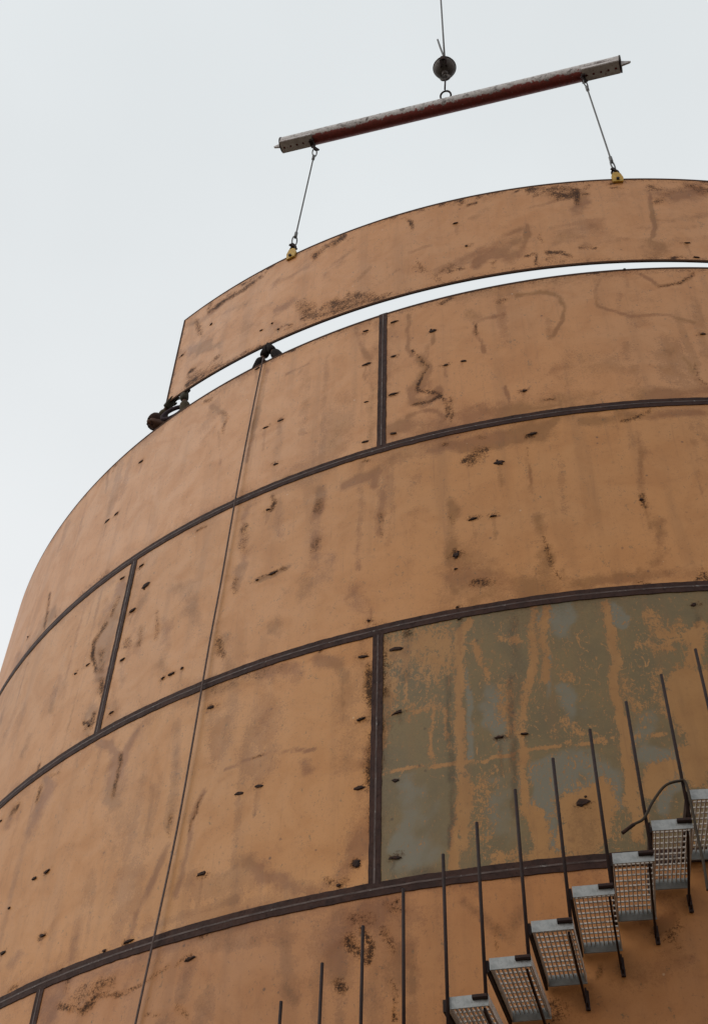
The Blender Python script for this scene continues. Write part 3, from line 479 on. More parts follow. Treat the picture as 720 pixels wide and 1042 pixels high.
    (0,2,-0.6,(20.09,-1.46,-2.35,-18.28),((-0.67,5.55),(-0.55,5.50),(-0.31,5.51),)), (0,2,-0.45,(10.88,-0.54,-1.54,-9.72),((-0.75,6.07),(-0.74,5.70),)), 
    (0,2,-1,(20.67,-2.13,-1.97,-18.58),((-0.07,5.48),(-0.19,5.43),(-0.31,5.47),)), (0,2,-0.6,(26.34,0.30,-5.71,-23.05),((-1.42,7.04),(-1.43,6.53),)), 
    (0,2,-1.1,(124.87,-8.69,-16.61,-105.89),((-1.40,6.31),(-1.05,6.29),(-0.77,6.28),(-0.37,6.29),(0.03,6.29),(0.54,6.31),)), 
    (0,2,-0.45,(14.45,-0.95,-2.06,-11.86),((-0.53,6.85),(-0.48,6.50),)), (0,2,-0.5,(25.26,-2.63,-2.70,-20.66),((-0.03,6.39),(-0.12,6.49),)), 
    (0,2,-0.4,(15.17,-2.12,-1.20,-12.02),((0.34,6.72),(0.39,6.55),)), (0,2,-0.4,(16.91,-2.63,-1.12,-13.32),((0.55,6.79),(0.55,6.54),)), 
    (0,3,0.9,(9.95,-0.97,-1.21,-7.51),((-0.08,7.40),(-0.05,7.51),(-0.03,7.30),)), (0,3,0.9,(17.77,-2.34,-1.56,-13.23),((0.37,7.42),(0.37,7.34),)), 
    (0,3,0.9,(7.13,-0.76,-0.72,-6.04),((-0.15,6.12),(0.00,6.08),(0.04,5.96),(-0.25,6.07),)), 
    (0,3,0.8,(11.26,-1.01,-1.25,-9.78),((-0.25,6.15),(-0.29,5.86),(-0.34,5.65),)), 
    (0,3,0.8,(13.30,-2.04,-0.88,-11.01),((0.33,6.16),(0.45,6.11),(0.57,6.08),)), 
    (0,3,0.8,(16.22,-2.55,-1.02,-13.62),((0.58,6.15),(0.39,5.79),(0.43,5.93),)), 
    (0,3,0.7,(10.36,-0.05,-1.83,-9.61),((-1.26,6.17),(-1.19,5.92),(-1.26,5.65),)), (0,3,0.5,(8.39,-0.14,-1.33,-7.89),((-1.12,5.69),(-1.09,5.55),)), 
    (0,3,0.7,(35.31,-1.52,-5.77,-29.45),((-0.78,7.07),(-0.76,6.72),(-0.79,6.31),)), (0,3,0.6,(36.41,-3.25,-4.49,-29.10),((-0.18,7.14),(-0.24,6.46),)), 
    (0,3,0.6,(20.16,-2.62,-1.66,-17.16),((0.15,5.95),(0.16,5.84),)), (0,3,0.5,(8.60,-0.55,-1.11,-7.61),((-0.52,6.03),(-0.64,5.69),)), 
    (0,3,0.4,(7.66,-0.96,-0.69,-6.20),((0.30,6.40),(0.05,6.50),)), (0,0,0.4,(15.82,0.13,-3.61,-13.21),((-1.39,7.60),(-1.40,7.04),)), 
    (0,1,0.91,(33.19,0.37,-7.09,-29.24),((-1.43,7.05),(-1.42,6.36),)), (0,1,1,(14.67,0.26,-3.21,-13.07),((-1.51,7.16),(-1.50,6.63),(-1.49,6.22),)), 
    (0,1,1,(21.80,0.19,-4.74,-18.83),((-1.40,7.13),(-1.40,6.69),)), (0,1,0.91,(28.55,0.47,-5.42,-27.35),((-1.48,6.06),(-1.47,5.54),)), 
    (0,3,0.7,(6.74,-0.10,-1.11,-6.26),((-1.19,6.07),(-0.99,5.74),(-1.19,5.56),)), (0,3,0.6,(7.71,-0.46,-1.02,-6.84),((-0.65,6.05),(-0.60,5.68),)), 
    (0,3,0.5,(10.33,-0.62,-1.51,-8.57),((-0.60,6.86),(-0.56,6.35),)), (0,3,0.6,(10.74,-1.10,-1.17,-8.73),((-0.07,6.28),(-0.09,6.77),)), 
    (0,3,0.6,(9.73,-1.39,-0.74,-7.90),((0.44,6.46),(0.28,6.24),)), (0,1,0.78,(32.18,-0.17,-6.88,-26.44),((-1.21,7.55),(-1.24,7.09),)), 
    (0,1,0.91,(48.14,-1.54,-7.93,-42.00),((-0.92,7.01),(-0.93,5.66),)), (0,1,0.91,(49.70,-3.47,-6.65,-41.90),((-0.46,6.92),(-0.51,5.81),)), 
    (0,1,0.65,(12.81,-0.92,-2.11,-8.16),((-1.39,9.95),(-0.88,9.89),(0.09,9.81),(1.28,9.84),)), 
    (0,1,0.65,(15.84,-0.29,-3.79,-10.83),((-1.34,9.59),(-0.71,9.57),)), (0,1,0.65,(19.65,-2.20,-2.12,-14.37),((-0.70,7.70),(0.19,7.73),(0.98,7.69),)), 
    (0,1,0.72,(25.34,-0.14,-4.06,-24.60),((-1.41,5.43),(-1.06,5.39),)), (0,1,0.65,(18.78,3.73,-5.84,-23.73),((-4.09,5.38),(-3.30,5.35),(-2.39,5.38),)), 
]
SCARS = [
    (-3.81,13.30,'d',1), (-2.97,12.51,'s',1), (-2.83,12.54,'t',1), (-2.73,12.36,'t',1), (-4.25,13.05,'t',1), (-0.64,13.22,'b',1), (1.69,12.31,'s',1), 
    (-0.54,12.71,'t',1), (1.73,12.04,'s',1), (1.00,11.86,'t',0), (-1.65,11.66,'s',0), (-1.34,11.66,'s',0), (-1.63,11.09,'s',0), (-1.34,11.08,'s',0), 
    (-1.34,10.49,'s',0), (-1.62,10.49,'s',0), (-0.94,11.32,'h',0), (-1.34,9.91,'s',0), (-1.62,9.91,'s',0), (-0.82,10.72,'s',0), (-0.65,10.72,'s',0), 
    (-0.12,10.11,'s',0), (-0.10,9.51,'s',0), (1.56,10.73,'s',0), (-4.61,11.41,'b',0), (-5.05,10.78,'s',0), (-4.87,10.77,'s',0), (-2.74,10.69,'s',0), 
    (-2.56,10.70,'s',0), (-2.56,10.05,'s',0), (-4.17,9.56,'s',0), (-4.04,9.22,'h',0), (-4.16,8.97,'s',0), (-2.59,9.44,'s',0), (-2.62,8.58,'t',0), 
    (-2.47,8.59,'s',0), (-1.54,7.73,'t',0), (-0.40,9.21,'h',0), (-0.66,8.59,'s',0), (-0.49,8.58,'s',0), (-0.81,8.22,'r',0), (-0.82,8.07,'t',0), 
    (-0.82,7.67,'t',0), (0.69,8.56,'t',0), (-1.58,7.38,'s',0), (-1.58,6.80,'s',0), (-1.58,6.22,'s',0), (-1.59,5.64,'r',0), (-1.71,5.51,'t',0), 
    (-2.94,7.34,'s',0), (-2.56,6.43,'b',0), (-2.39,6.44,'b',0), (-2.82,5.85,'b',0), (-1.30,6.79,'b',0), (-1.31,6.22,'b',0), (-1.31,5.63,'s',0), 
    (-1.31,7.38,'b',0), (-3.45,7.89,'s',0), (-3.54,7.89,'t',0), (-1.95,7.56,'t',0), (-4.76,6.43,'s',0), (-4.59,6.43,'s',0), (-4.44,5.84,'b',0), 
    (-4.98,5.87,'b',0), (-4.09,5.47,'s',0), (-2.82,5.23,'s',0), (-5.06,6.28,'t',0), (-5.72,7.38,'s',0), (-3.41,5.50,'s',0), (-3.65,5.49,'t',0), 
    (-0.57,6.43,'s',0), (-0.40,6.43,'s',0), (-0.81,7.55,'t',0), (-0.07,5.85,'h',0), (0.90,7.43,'t',0), (-4.45,9.56,'s',0), (-4.16,8.98,'s',0), 
    (-4.15,8.38,'s',0), (-4.72,8.61,'s',0), (-4.91,8.61,'s',0), (-4.15,7.79,'s',0), (-4.45,7.79,'t',0), (-3.55,7.88,'t',0), (-3.33,7.90,'t',0), 
    (-2.95,11.80,'s',0), (-6.55,10.11,'t',0), 
]


def fbm(u, z, scale, octs=4, seed=0, rough=.55):
    """Fractal value noise, roughly -1..1."""
    out = np.zeros(u.shape); amp = 1.0; tot = 0
    for o in range(octs):
        L = np.random.default_rng(seed*31+o).uniform(-1, 1, (128, 128))
        x = u*scale+o*17.3; y = z*scale+o*9.1
        i = np.floor(x).astype(int); j = np.floor(y).astype(int); fx = x-i; fy = y-j
        fx = fx*fx*(3-2*fx); fy = fy*fy*(3-2*fy); i0 = i % 128; i1 = (i+1) % 128; j0 = j % 128; j1 = (j+1) % 128
        out += amp*((L[i0, j0]*(1-fx)+L[i1, j0]*fx)*(1-fy)+(L[i0, j1]*(1-fx)+L[i1, j1]*fx)*fy)
        tot += amp; amp *= rough; scale *= 2.1
    return out/tot*1.6

r3 = np.random.default_rng(3)
for u_, z_, kd_, L_ in list(SCARS):                       # rust weeping below the knocked-off lugs
    MARKS.append((L_, 0, r3.uniform(.15, .45), (1/.045, 0, 0, 1/.03), ((u_-.02, z_), (u_+.02, z_))))
    if r3.random() < .75:
        l_ = r3.uniform(.05, .35); w_ = r3.uniform(.012, .022)
        MARKS.append((L_, 1, r3.uniform(.35, .7), (1/w_, 0, 0, 1/w_), ((u_, z_), (u_+r3.uniform(-.02, .02), z_-l_))))
for _ in range(110):                                      # rain streaks below the seams
    zt_ = (11.86, 9.68, 7.54, 5.36)[r3.integers(4)]; u_ = r3.uniform(-8.4, 2.4); w_ = r3.uniform(.015, .06); l_ = r3.uniform(.25, 1.6)
    z0_ = zt_ - (r3.uniform(0, .8) if r3.random() < .4 else 0)
    MARKS.append((0, 1, r3.uniform(.22, .46), (1/w_, 0, 0, 1/w_/1.5), ((u_, z0_), (u_+r3.uniform(-.04, .04), z0_-l_))))
for _ in range(26):                                       # faint grime patches
    u_ = r3.uniform(-8.4, 2.4); z_ = r3.uniform(3.6, 11.7); w_ = r3.uniform(.04, .16)
    MARKS.append((0, 1, r3.uniform(.2, .42), (1/w_, 0, 0, 1/w_/1.6), ((u_, z_), (u_+r3.uniform(-.15, .15), z_-r3.uniform(.1, .5)))))

for _ in range(120):                                      # scabs of rust along seams and plate edges
    L_ = int(r3.random() < .45)
    if L_:
        u_ = r3.uniform(-4.3, 2.3); e_ = (0.0, 1.6744)[r3.integers(2)]; z_ = 12.0365-.3471*u_/R+e_+(1 if e_ == 0 else -1)*abs(r3.normal(0, .14))
    else:
        u_ = r3.uniform(-8.4, 2.4); z_ = (9.745, 7.604, 5.427, 11.865)[r3.integers(4)]+(r3.normal(0, .13)); z_ = min(z_, 11.85)
    w_ = r3.uniform(.012, .045); l_ = r3.uniform(.0, .14)**1.0; t_ = r3.uniform(-.5, .5) if r3.random() < .85 else r3.uniform(1, 2)
    MARKS.append((L_, 0, r3.uniform(.28, .72), (1/w_, 0, 0, 1/w_), ((u_, z_), (u_+l_*math.cos(t_), z_+l_*math.sin(t_)))))
for _ in range(40):                                       # flows across the hung plate
    u_ = r3.uniform(-4.3, 2.3); z_ = 12.0365-.3471*u_/R+r3.uniform(.1, 1.6); w_ = r3.uniform(.02, .08); t_ = r3.uniform(-.3, 1.2); l_ = r3.uniform(.1, .6)
    MARKS.append((1, 1, r3.uniform(.22, .5), (1/w_, 0, 0, 1/w_), ((u_, z_), (u_+l_*math.cos(t_), z_+l_*math.sin(t_)*.6))))

def wear(u, z, lifted, base):
    u0, z0 = u, z
    wu = .055*fbm(u, z, 3.0, 3, 1)+.030*fbm(u, z, 13, 3, 2); wz = .065*fbm(u, z, 2.6, 3, 3)+.032*fbm(u, z, 12, 3, 4)
    mod = {0: 1.1+.6*fbm(u, z, 6, 4, 5), 1: 1.0+.65*fbm(u, z, 4.0, 4, 6), 2: 1.0+.30*fbm(u, z, 5, 4, 7), 3: .9+.5*fbm(u, z, 3, 4, 8)}
    ch = [np.zeros(u.shape) for _ in range(4)]
    ch[2] += base
    sub = np.zeros(u.shape)
    for L, c, k, mm, pts in MARKS:
        if L != lifted: continue
        sc_ = .40 if c == 2 else 1.0 if min(1/abs(mm[0]), 1/abs(mm[3])) > .05 else .35
        u = u0+wu*sc_; z = z0+wz*sc_
        A = np.array([[mm[0], mm[1]], [mm[2], mm[3]]])
        P = [A @ np.array(p) for p in pts]
        X = A[0, 0]*u + A[0, 1]*z; Y = A[1, 0]*u + A[1, 1]*z
        d2 = np.full(u.shape, 99.0)
        pr = zip(P[:-1], P[1:]) if len(P) > 1 else [(P[0], P[0])]
        for p, q in pr:
            e_ = q-p; l2 = max(1e-9, e_ @ e_)
            s_ = np.clip(((X-p[0])*e_[0]+(Y-p[1])*e_[1])/l2, 0, 1)
            d2 = np.minimum(d2, (X-p[0]-s_*e_[0])**2+(Y-p[1]-s_*e_[1])**2)
        d = np.sqrt(d2); f = np.exp(-(d*.85)**2.2)*np.clip(mod[c], 0, 1.5)
        if c == 2: sub = np.minimum(sub, k*f)
        else: ch[c] = np.maximum(ch[c], k*f)
    ch[2] += sub
    return np.stack(ch, -1)

def plate_mesh(name, a0, a1, zb, zt, dense, lifted=0, base=0.0, slope=0.0, tone=(1, 1, 1), rims=(), seed=0):
    """A curved steel plate 14 mm thick, slightly dished, from azimuth a0 to a1."""
    th = 0.014
    arc = (a1-a0)*R
    nu = max(4, int(arc/(0.022 if dense else 0.35))); nz = max(2, int((zt-zb)/(0.024 if dense else 0.6)))
    A = np.linspace(a0, a1, nu+1)
    Z = np.linspace(zb, zt, nz+1)
    if dense: Z = np.unique(np.concatenate([Z, [zb+.015, zb+.029, zb+.036, zt-.015, zt-.029, zt-.036]]))
    nr = len(Z)
    aa, zz = np.meshgrid(A, Z, indexing='ij')
    r2 = np.random.default_rng(seed+5)
    off = np.zeros(aa.shape)
    for _ in range(5):
        ku, kz, ph = r2.uniform(.5, 2.2), r2.uniform(.3, 2.0), r2.uniform(0, 6.3)
        off += 0.0007*np.sin(ku*aa*R+kz*zz+ph)
    off *= np.sin(np.pi*(zz-zb)/(zt-zb))
    zs = zz+slope*aa
    rr = R+off
    outer = np.stack([rr*np.sin(aa), -rr*np.cos(aa), zs], -1)
    ri = R-th
    ib = np.stack([ri*np.sin(A), -ri*np.cos(A), zb+slope*A], -1)[:, None]
    it = np.stack([ri*np.sin(A), -ri*np.cos(A), zt+slope*A], -1)[:, None]
    V = np.concatenate([outer, it, ib], 1); n = V.shape[1]
    i, j = np.meshgrid(np.arange(nu), np.arange(n), indexing='ij')
    j2 = (j+1) % n
    F = np.stack([i*n+j, (i+1)*n+j, (i+1)*n+j2, i*n+j2], -1).reshape(-1, 4)
    caps = []
    for c_ in (0, nu):
        for k in range(nr-1):
            pass
    nv = V.shape[0]*n
    me = bpy.data.meshes.new(name)
    cap0 = [0*n+k for k in range(n)][::-1]; cap1 = [nu*n+k for k in range(n)]
    loops = np.concatenate([F[:, ::1].ravel(), cap0[::-1], cap1[::-1]]).astype(np.int32)
    starts = np.concatenate([np.arange(len(F))*4, [len(F)*4, len(F)*4+n]]).astype(np.int32)
    tot = np.concatenate([np.full(len(F), 4), [n, n]]).astype(np.int32)
    me.vertices.add(nv); me.vertices.foreach_set('co', V.reshape(-1).astype(np.float32))
    me.loops.add(len(loops)); me.loops.foreach_set('vertex_index', loops)
    me.polygons.add(len(starts)); me.polygons.foreach_set('loop_start', starts); me.polygons.foreach_set('loop_total', tot)
    jj = np.concatenate([j.ravel(), [999, 999]])
    edge = (jj >= nr-1)
    me.polygons.foreach_set('material_index', edge.astype(np.int32))
    me.polygons.foreach_set('use_smooth', ~edge)
    me.update(calc_edges=True); me.validate()
    UV = np.zeros((nu+1, n, 2)); UV[:, :nr, 0] = aa*R; UV[:, :nr, 1] = zs; UV[:, nr:, 0] = A[:, None]*R; UV[:, nr:, 1] = 0
    uvl = me.uv_layers.new(name='wall'); uvl.data.foreach_set('uv', UV.reshape(-1, 2)[loops].ravel().astype(np.float32))
    mk = np.zeros((nu+1, n, 4))
    if dense:
        mk[:, :nr] = wear(aa*R, zs, lifted, base)
        g = mk[:, :nr, 0]
        h = zz-zb; ht = zt-zz; hl = (aa-a0)*R; hr = (a1-aa)*R
        for s_ in rims:
            dd = {'b': h, 't': ht, 'l': hl, 'r': hr}[s_]
            np.maximum(g, np.where(dd < .030, 1.5, 0), out=g)
            np.maximum(g, .42*np.exp(-dd/.10), out=g)
        if not lifted:                                       # dirt creeping out of the seams
            st = mk[:, :nr, 1]
            nz_ = np.clip(.9+.9*fbm(aa*R, zs, 2.2, 4, 21), .15, 1.8)
            np.maximum(st, .60*nz_*np.exp(-h/.11), out=st); np.maximum(st, .58*nz_*np.exp(-ht/.13), out=st)
            np.maximum(g, .50*nz_*np.exp(-h/.025), out=g); np.maximum(g, .45*nz_*np.exp(-ht/.025), out=g)
            np.maximum(st, .55*nz_*np.exp(-np.minimum(hl, hr)/.10), out=st); np.maximum(g, .50*nz_*np.exp(-np.minimum(hl, hr)/.03), out=g)
    else:
        mk[..., 2] = base
    ca = me.color_attributes.new('marks', 'FLOAT_COLOR', 'POINT'); ca.data.foreach_set('color', mk.reshape(-1).astype(np.float32))
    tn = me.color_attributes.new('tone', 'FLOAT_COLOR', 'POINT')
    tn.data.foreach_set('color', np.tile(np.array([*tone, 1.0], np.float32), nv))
    return me

# ------------------------------------------------------------------ the ground and the tank
g = MB(); g.add([(-900, -900, 0), (900, -900, 0), (900, 900, 0), (-900, 900, 0)], [(0, 1, 2, 3)])
tag(g.build('ground', M['ground']), 'brown compacted dirt of the building site', kind='structure')
f = MB(); f.lathe((0, 0, 0), (0, 0, 1), [(R-.6, .004), (R-.6, .12), (R+.45, .12), (R+.5, .10), (R+.5, .004)], 120)
tag(f.build('foundation', M['concrete']), 'concrete ring footing under the tank', kind='structure')

tank = empty('storage_tank', (0, 0, 0.12), 'huge round ochre steel storage tank streaked with rust, still open at the top', 'storage tank')
DA = 2*math.pi/7
ZS = [11.865, 9.745, 7.604, 5.427, 3.28, 1.15, 0.124]
A0 = [-0.1727, -0.5102, -0.1727, -0.5102, -0.1727, -0.5102]
TINT_SHADE = {(0, -1): (1.02, 1.02, 1.04), (0, 0): (.98, .97, .98), (1, 0): (.93, .90, .76), (1, -1): (.98, .98, .90), (2, -1): (.93, .88, .64), (2, 0): (.66, .68, .50), (3, 0): (.78, .68, .48), (3, -1): (.90, .84, .62)}  # per-plate paint tint, with falling light painted in on lower, right-hand plates
plates = {}
for c in range(6):
    zt, zb = ZS[c], ZS[c+1]
    for k in range(-3, 4):
        a0 = A0[c]+k*DA; a1 = a0+DA
        dense = c < 4 and k in (-1, 0)
        me = plate_mesh('steel_plate', a0+.0003, a1-.0003, zb+.003, zt-(.003 if c else 0), dense, 0,
                        0.85 if (c == 2 and k == 0) else 0.0, 0, TINT_SHADE.get((c, k), (1, 1, 1)), ('t',) if c == 0 else (), c*10+k)
        o = link('steel_plate', me, None, tank, [M['paint'], M['edge']])
        if (c, k) == (2, 0): o['label'] = 'plate with its paint stripped to olive and grey primer'
        plates[(c, k)] = o

def seam_profile(hw):
    return [(-hw, .0006), (-hw+.003, .0028), (-.011, .0030), (-.006, .0042), (0, .0046), (.006, .0042), (.011, .0030), (hw-.003, .0028), (hw, .0006)]

def weld_ring(z, a0, a1, hw=.050):
    b = MB(); n = int((a1-a0)*R/.05); pr = seam_profile(hw); P = len(pr); vs = []
    wob = rng.normal(0, .0015, (n+1, 2)); drift = np.cumsum(rng.normal(0, .0008, n+1)); drift -= np.linspace(0, drift[-1], n+1)
    bb = rng.normal(0, .0005, (n+1, 3))
    for i in range(n+1):
        a = a0+(a1-a0)*i/n
        for q, (dz, dr) in enumerate(pr):
            dz2 = dz+drift[i]*.6+(wob[i, 0] if q < 2 else wob[i, 1] if q > P-3 else 0)
            dr2 = dr+(bb[i, q-3] if 3 <= q <= 5 else 0)
            vs.append(((R+dr2+.004)*math.sin(a), -(R+dr2+.004)*math.cos(a), z+dz2))
    b.add(vs, [], 0)
    for i in range(n):
        for q in range(P-1):
            b.f.append((i*P+q, (i+1)*P+q, (i+1)*P+q+1, i*P+q+1)); b.m.append(1 if q in (3, 4) else 0); b.sm.append(False)
    return b
for zi in range(1, 6):
    for k in range(-3, 4):
        a0 = A0[zi]+k*DA
        weld_ring(ZS[zi], a0, a0+DA).build('weld_seam', [M['band'], M['bead']], tank)
def weld_upright(a, zb, zt, hw=.044):
    b = MB(); n = int((zt-zb)/.05); pr = seam_profile(hw); P = len(pr); vs = []
    wob = rng.normal(0, .0015, (n+1, 2)); bb = rng.normal(0, .0005, (n+1, 3))
    for i in range(n+1):
        z = zb+(zt-zb)*i/n
        for q, (du, dr) in enumerate(pr):
            du2 = du+(wob[i, 0] if q < 2 else wob[i, 1] if q > P-3 else 0)
            dr2 = dr+(bb[i, q-3] if 3 <= q <= 5 else 0); aa = a+du2/R
            vs.append(((R+dr2+.0035)*math.sin(aa), -(R+dr2+.0035)*math.cos(aa), z))
    b.add(vs, [], 0)
    for i in range(n):
        for q in range(P-1):
            b.f.append((i*P+q, i*P+q+1, (i+1)*P+q+1, (i+1)*P+q)); b.m.append(1 if q in (3, 4) else 0); b.sm.append(False)
    return b
for c in range(6):
    for k in range(-3, 4):
        weld_upright(A0[c]+k*DA, ZS[c+1]+(.046 if c < 5 else .0), ZS[c]-(.046 if c else .003)).build('weld_seam', [M['band'], M['bead']], tank)

# stubs left where erection lugs were knocked off
KIND = {'s': (.038, .012), 't': (.018, .011), 'd': (.030, .024), 'b': (.046, .017), 'h': (.044, .024), 'r': (.030, .026)}
def scar_blob(b, u, z, kd):
    a = u/R; n_, t_ = basis(a); hx, hz = KIND[kd]
    c0 = n_*(R+.002)+Vector((0, 0, z))
    tilt = random.uniform(-.2, .2); x = t_*math.cos(tilt)+Vector((0, 0, math.sin(tilt))); y = x.cross(n_)
    s_ = random.uniform(.72, 1.2)
    b.blob(c0, x, y, n_, hx*s_, hz*s_*random.uniform(.8, 1.2), .011, 0, .42)
    if kd in 'hr':
        for _ in range(2 if kd == 'h' else 4): b.blob(c0+x*random.uniform(-.035, .035)+y*random.uniform(-.04, .04), x, y, n_, .010, .008, .005, 0, .3)
scars = {}
for u, z, kd, L in SCARS:
    if L: key = 'L'
    else:
        c = max(i for i in range(6) if z < ZS[i]); k = math.floor((u/R-A0[c])/DA); key = (c, k)
    scar_blob(scars.setdefault(key, MB()), u, z, kd)

# ------------------------------------------------------------------ the plate being hung
PZ, PK, PH, PA = 12.0365, -0.3471, 1.6744, -0.5195
lp = empty('curved_plate', W(PA+DA/2, 0, 0, PZ+PK*(PA+DA/2)), 'long curved ochre plate hung just above the tank rim by two slings', 'steel plate')
lpo = link('steel_plate', plate_mesh('steel_plate', PA, PA+DA, PZ, PZ+PH, True, 1, 0.0, PK, (1.0, .99, 1.0), 'btl', 77), None, lp, [M['paint'], M['edge']])
for key, b in scars.items():
    po = lpo if key == 'L' else plates.get(key)
    if po is None: continue
    o = b.build('weld_scar', M['scar'], po); o['kind'] = 'stuff'

# ------------------------------------------------------------------ spreader beam, slings, clamps, hook
BA = Vector((-2.984, -7.911, 16.892)); BB = Vector((1.552, -8.388, 16.368))
bd = (BB-BA).normalized(); BL = (BB-BA).length
hz = Vector((0, 0, 1)).cross(bd).normalized(); bu = bd.cross(hz)       # hz: towards the inside of the tank or out
if hz.y > 0: hz = -hz; 
bu = hz.cross(bd); bu = bu if bu.z > 0 else -bu
sb = empty('spreader_beam', (BA+BB)/2, 'long red and scuffed white pipe hanging aslant in the sky from the crane hook', 'lifting beam')
b = MB(); NB = 60; NS = 24; pr = .104
vs = []; tops = []
for i in range(NB+1):
    for k in range(NS):
        t = 2*math.pi*k/NS; d = hz*math.cos(t)+bu*math.sin(t)
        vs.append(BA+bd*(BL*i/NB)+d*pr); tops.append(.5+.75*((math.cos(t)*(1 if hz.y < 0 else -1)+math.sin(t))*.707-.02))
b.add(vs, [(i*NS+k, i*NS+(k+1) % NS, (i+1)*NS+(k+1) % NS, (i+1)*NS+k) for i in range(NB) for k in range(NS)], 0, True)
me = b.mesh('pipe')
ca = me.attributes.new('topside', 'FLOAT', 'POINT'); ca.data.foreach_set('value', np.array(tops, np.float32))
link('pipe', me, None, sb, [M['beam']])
for P, s in ((BA, -1), (BB, 1)):
    q = MB(); q.lathe(P-bd*s*.006, bd*s, [(.0, .0), (.109, .0), (.109, .018), (.0, .018)], 24); q.build('end_plate', M['edge'], sb)
    q = MB()                                                          # pointed lug on the end
    for e1 in (-1, 1): pass
    y = hz*.012
    tri = [bu*.055, bd*s*.115-bu*.004, bd*s*.10-bu*.022, -bu*.055]
    vs = [P+bd*s*.012+v-y for v in tri]+[P+bd*s*.012+v+y for v in tri]
    q.add(vs, [(0, 1, 2, 3), (7, 6, 5, 4), (0, 4, 5, 1), (1, 5, 6, 2), (2, 6, 7, 3), (3, 7, 4, 0)]); q.build('end_point', M['whitesteel'], sb)
    # drilled angle along the lower outer edge
    q = MB(); L = .46; x0 = P-bd*s*.01
    side = hz if hz.y < 0 else -hz
    tp = side*.100-bu*.112; bt = -side*.062-bu*.124
    vs = []; nh = 5; fs = []
    up_ = (tp-bt); H = up_.length; un = up_.normalized(); nn = bd.cross(un); nn = nn if nn.dot(bu) > 0 else -nn
    # one panel per hole: a square frame round an octagonal hole
    for h in range(nh):
        xa = L*h/nh; xb = L*(h+1)/nh; xc = (xa+xb)/2
        sq = [(xa, 0), (xc, 0), (xb, 0), (xb, H/2), (xb, H), (xc, H), (xa, H), (xa, H/2)]
        ho = [(xc+.017*math.cos(t), H*.45+.017*math.sin(t)) for t in [rad(225+45*k) for k in range(8)]]
        for lay in (0, 1):
            base = [x0-bd*s*p+bt+un*w_+nn*(.012 if lay else 0) for p, w_ in sq+ho]
            q.add(base, [(k, (k+1) % 8, 8+(k+1) % 8, 8+k) for k in range(8)])
        v0 = len(q.v)-32
        for k in range(8): q.f.append((v0+8+k, v0+8+(k+1) % 8, v0+24+(k+1) % 8, v0+24+k)); q.m.append(0); q.sm.append(False)
        for k in (0, 1, 4, 5): q.f.append((v0+k, v0+k+1, v0+16+k+1, v0+16+k)); q.m.append(0); q.sm.append(False)
    c0 = x0-bd*s*L/2+tp+nn*.03
    q.box(c0, bd, nn, un, L/2, .022, .006)
    q.build('drilled_angle', M['whitesteel'], sb)
    q = MB(); at_ = x0-bd*s*(L-.01)-bu*.13-side*.01
    q.box(at_, bd, un, nn, .025, .055, .035); q.build('sling_lug', M['rod'], sb)
mid = BA+bd*BL*.504
q = MB(); q.box(mid+bu*.112, bd, hz, bu, .22, .035, .012, 0); q.box(mid+bu*.112, bd, hz, bu, .10, .055, .009); q.box(mid+bu*.15, bd, hz, bu, .03, .014, .05); q.build('lifting_lug', M['whitesteel'], sb)

def ring_pts(c, x, y, rx, ry, n=20): return [Vector(c)+Vector(x)*rx*math.cos(2*math.pi*k/n)+Vector(y)*ry*math.sin(2*math.pi*k/n) for k in range(n)]
def sling(top, bot, label):
    e_ = empty('wire_sling', top, label, 'sling', 'slings between the beam and the plate')
    d = (bot-top).normalized(); o_ = d.orthogonal().normalized(); w_ = d.cross(o_)
    q = MB()
    n = 40
    pts = [top+(bot-top)*(i/n) for i in range(n+1)]
    q.tube(pts[4:-3], .0105, 8); q.build('wire', M['wire'], e_)
    for P, s in ((top, 1), (bot, -1)):
        q = MB()
        lp_ = [P+d*s*(.02+.16*(1-math.cos(t))*.5*1.3)+o_*.032*math.sin(t) for t in [2*math.pi*k/16 for k in range(16)]]
        q.tube(lp_, .009, 6, closed=True); q.build('eye', M['wire'], e_)
        q = MB(); q.tube([P+d*s*.20, P+d*s*.215, P+d*s*.31, P+d*s*.325], [.012, .021, .021, .012], 10); q.build('ferrule', M['wire'], e_)
        q = MB(); q.tube([P+o_*.036*math.cos(t)-d*s*.01+d*s*.055*max(0, math.sin(t)) for t in [math.pi*k/10 for k in range(11)]], .013, 8)
        q.tube([P-o_*.055-d*s*.012, P+o_*.055-d*s*.012], .013, 8); q.build('shackle', M['rod'], e_)
    return e_
tl = Vector((-2.484, -7.964, 16.505)); tr_ = Vector((1.085, -8.338, 16.235))
cl_a, cr_a = -0.31629, 0.13765
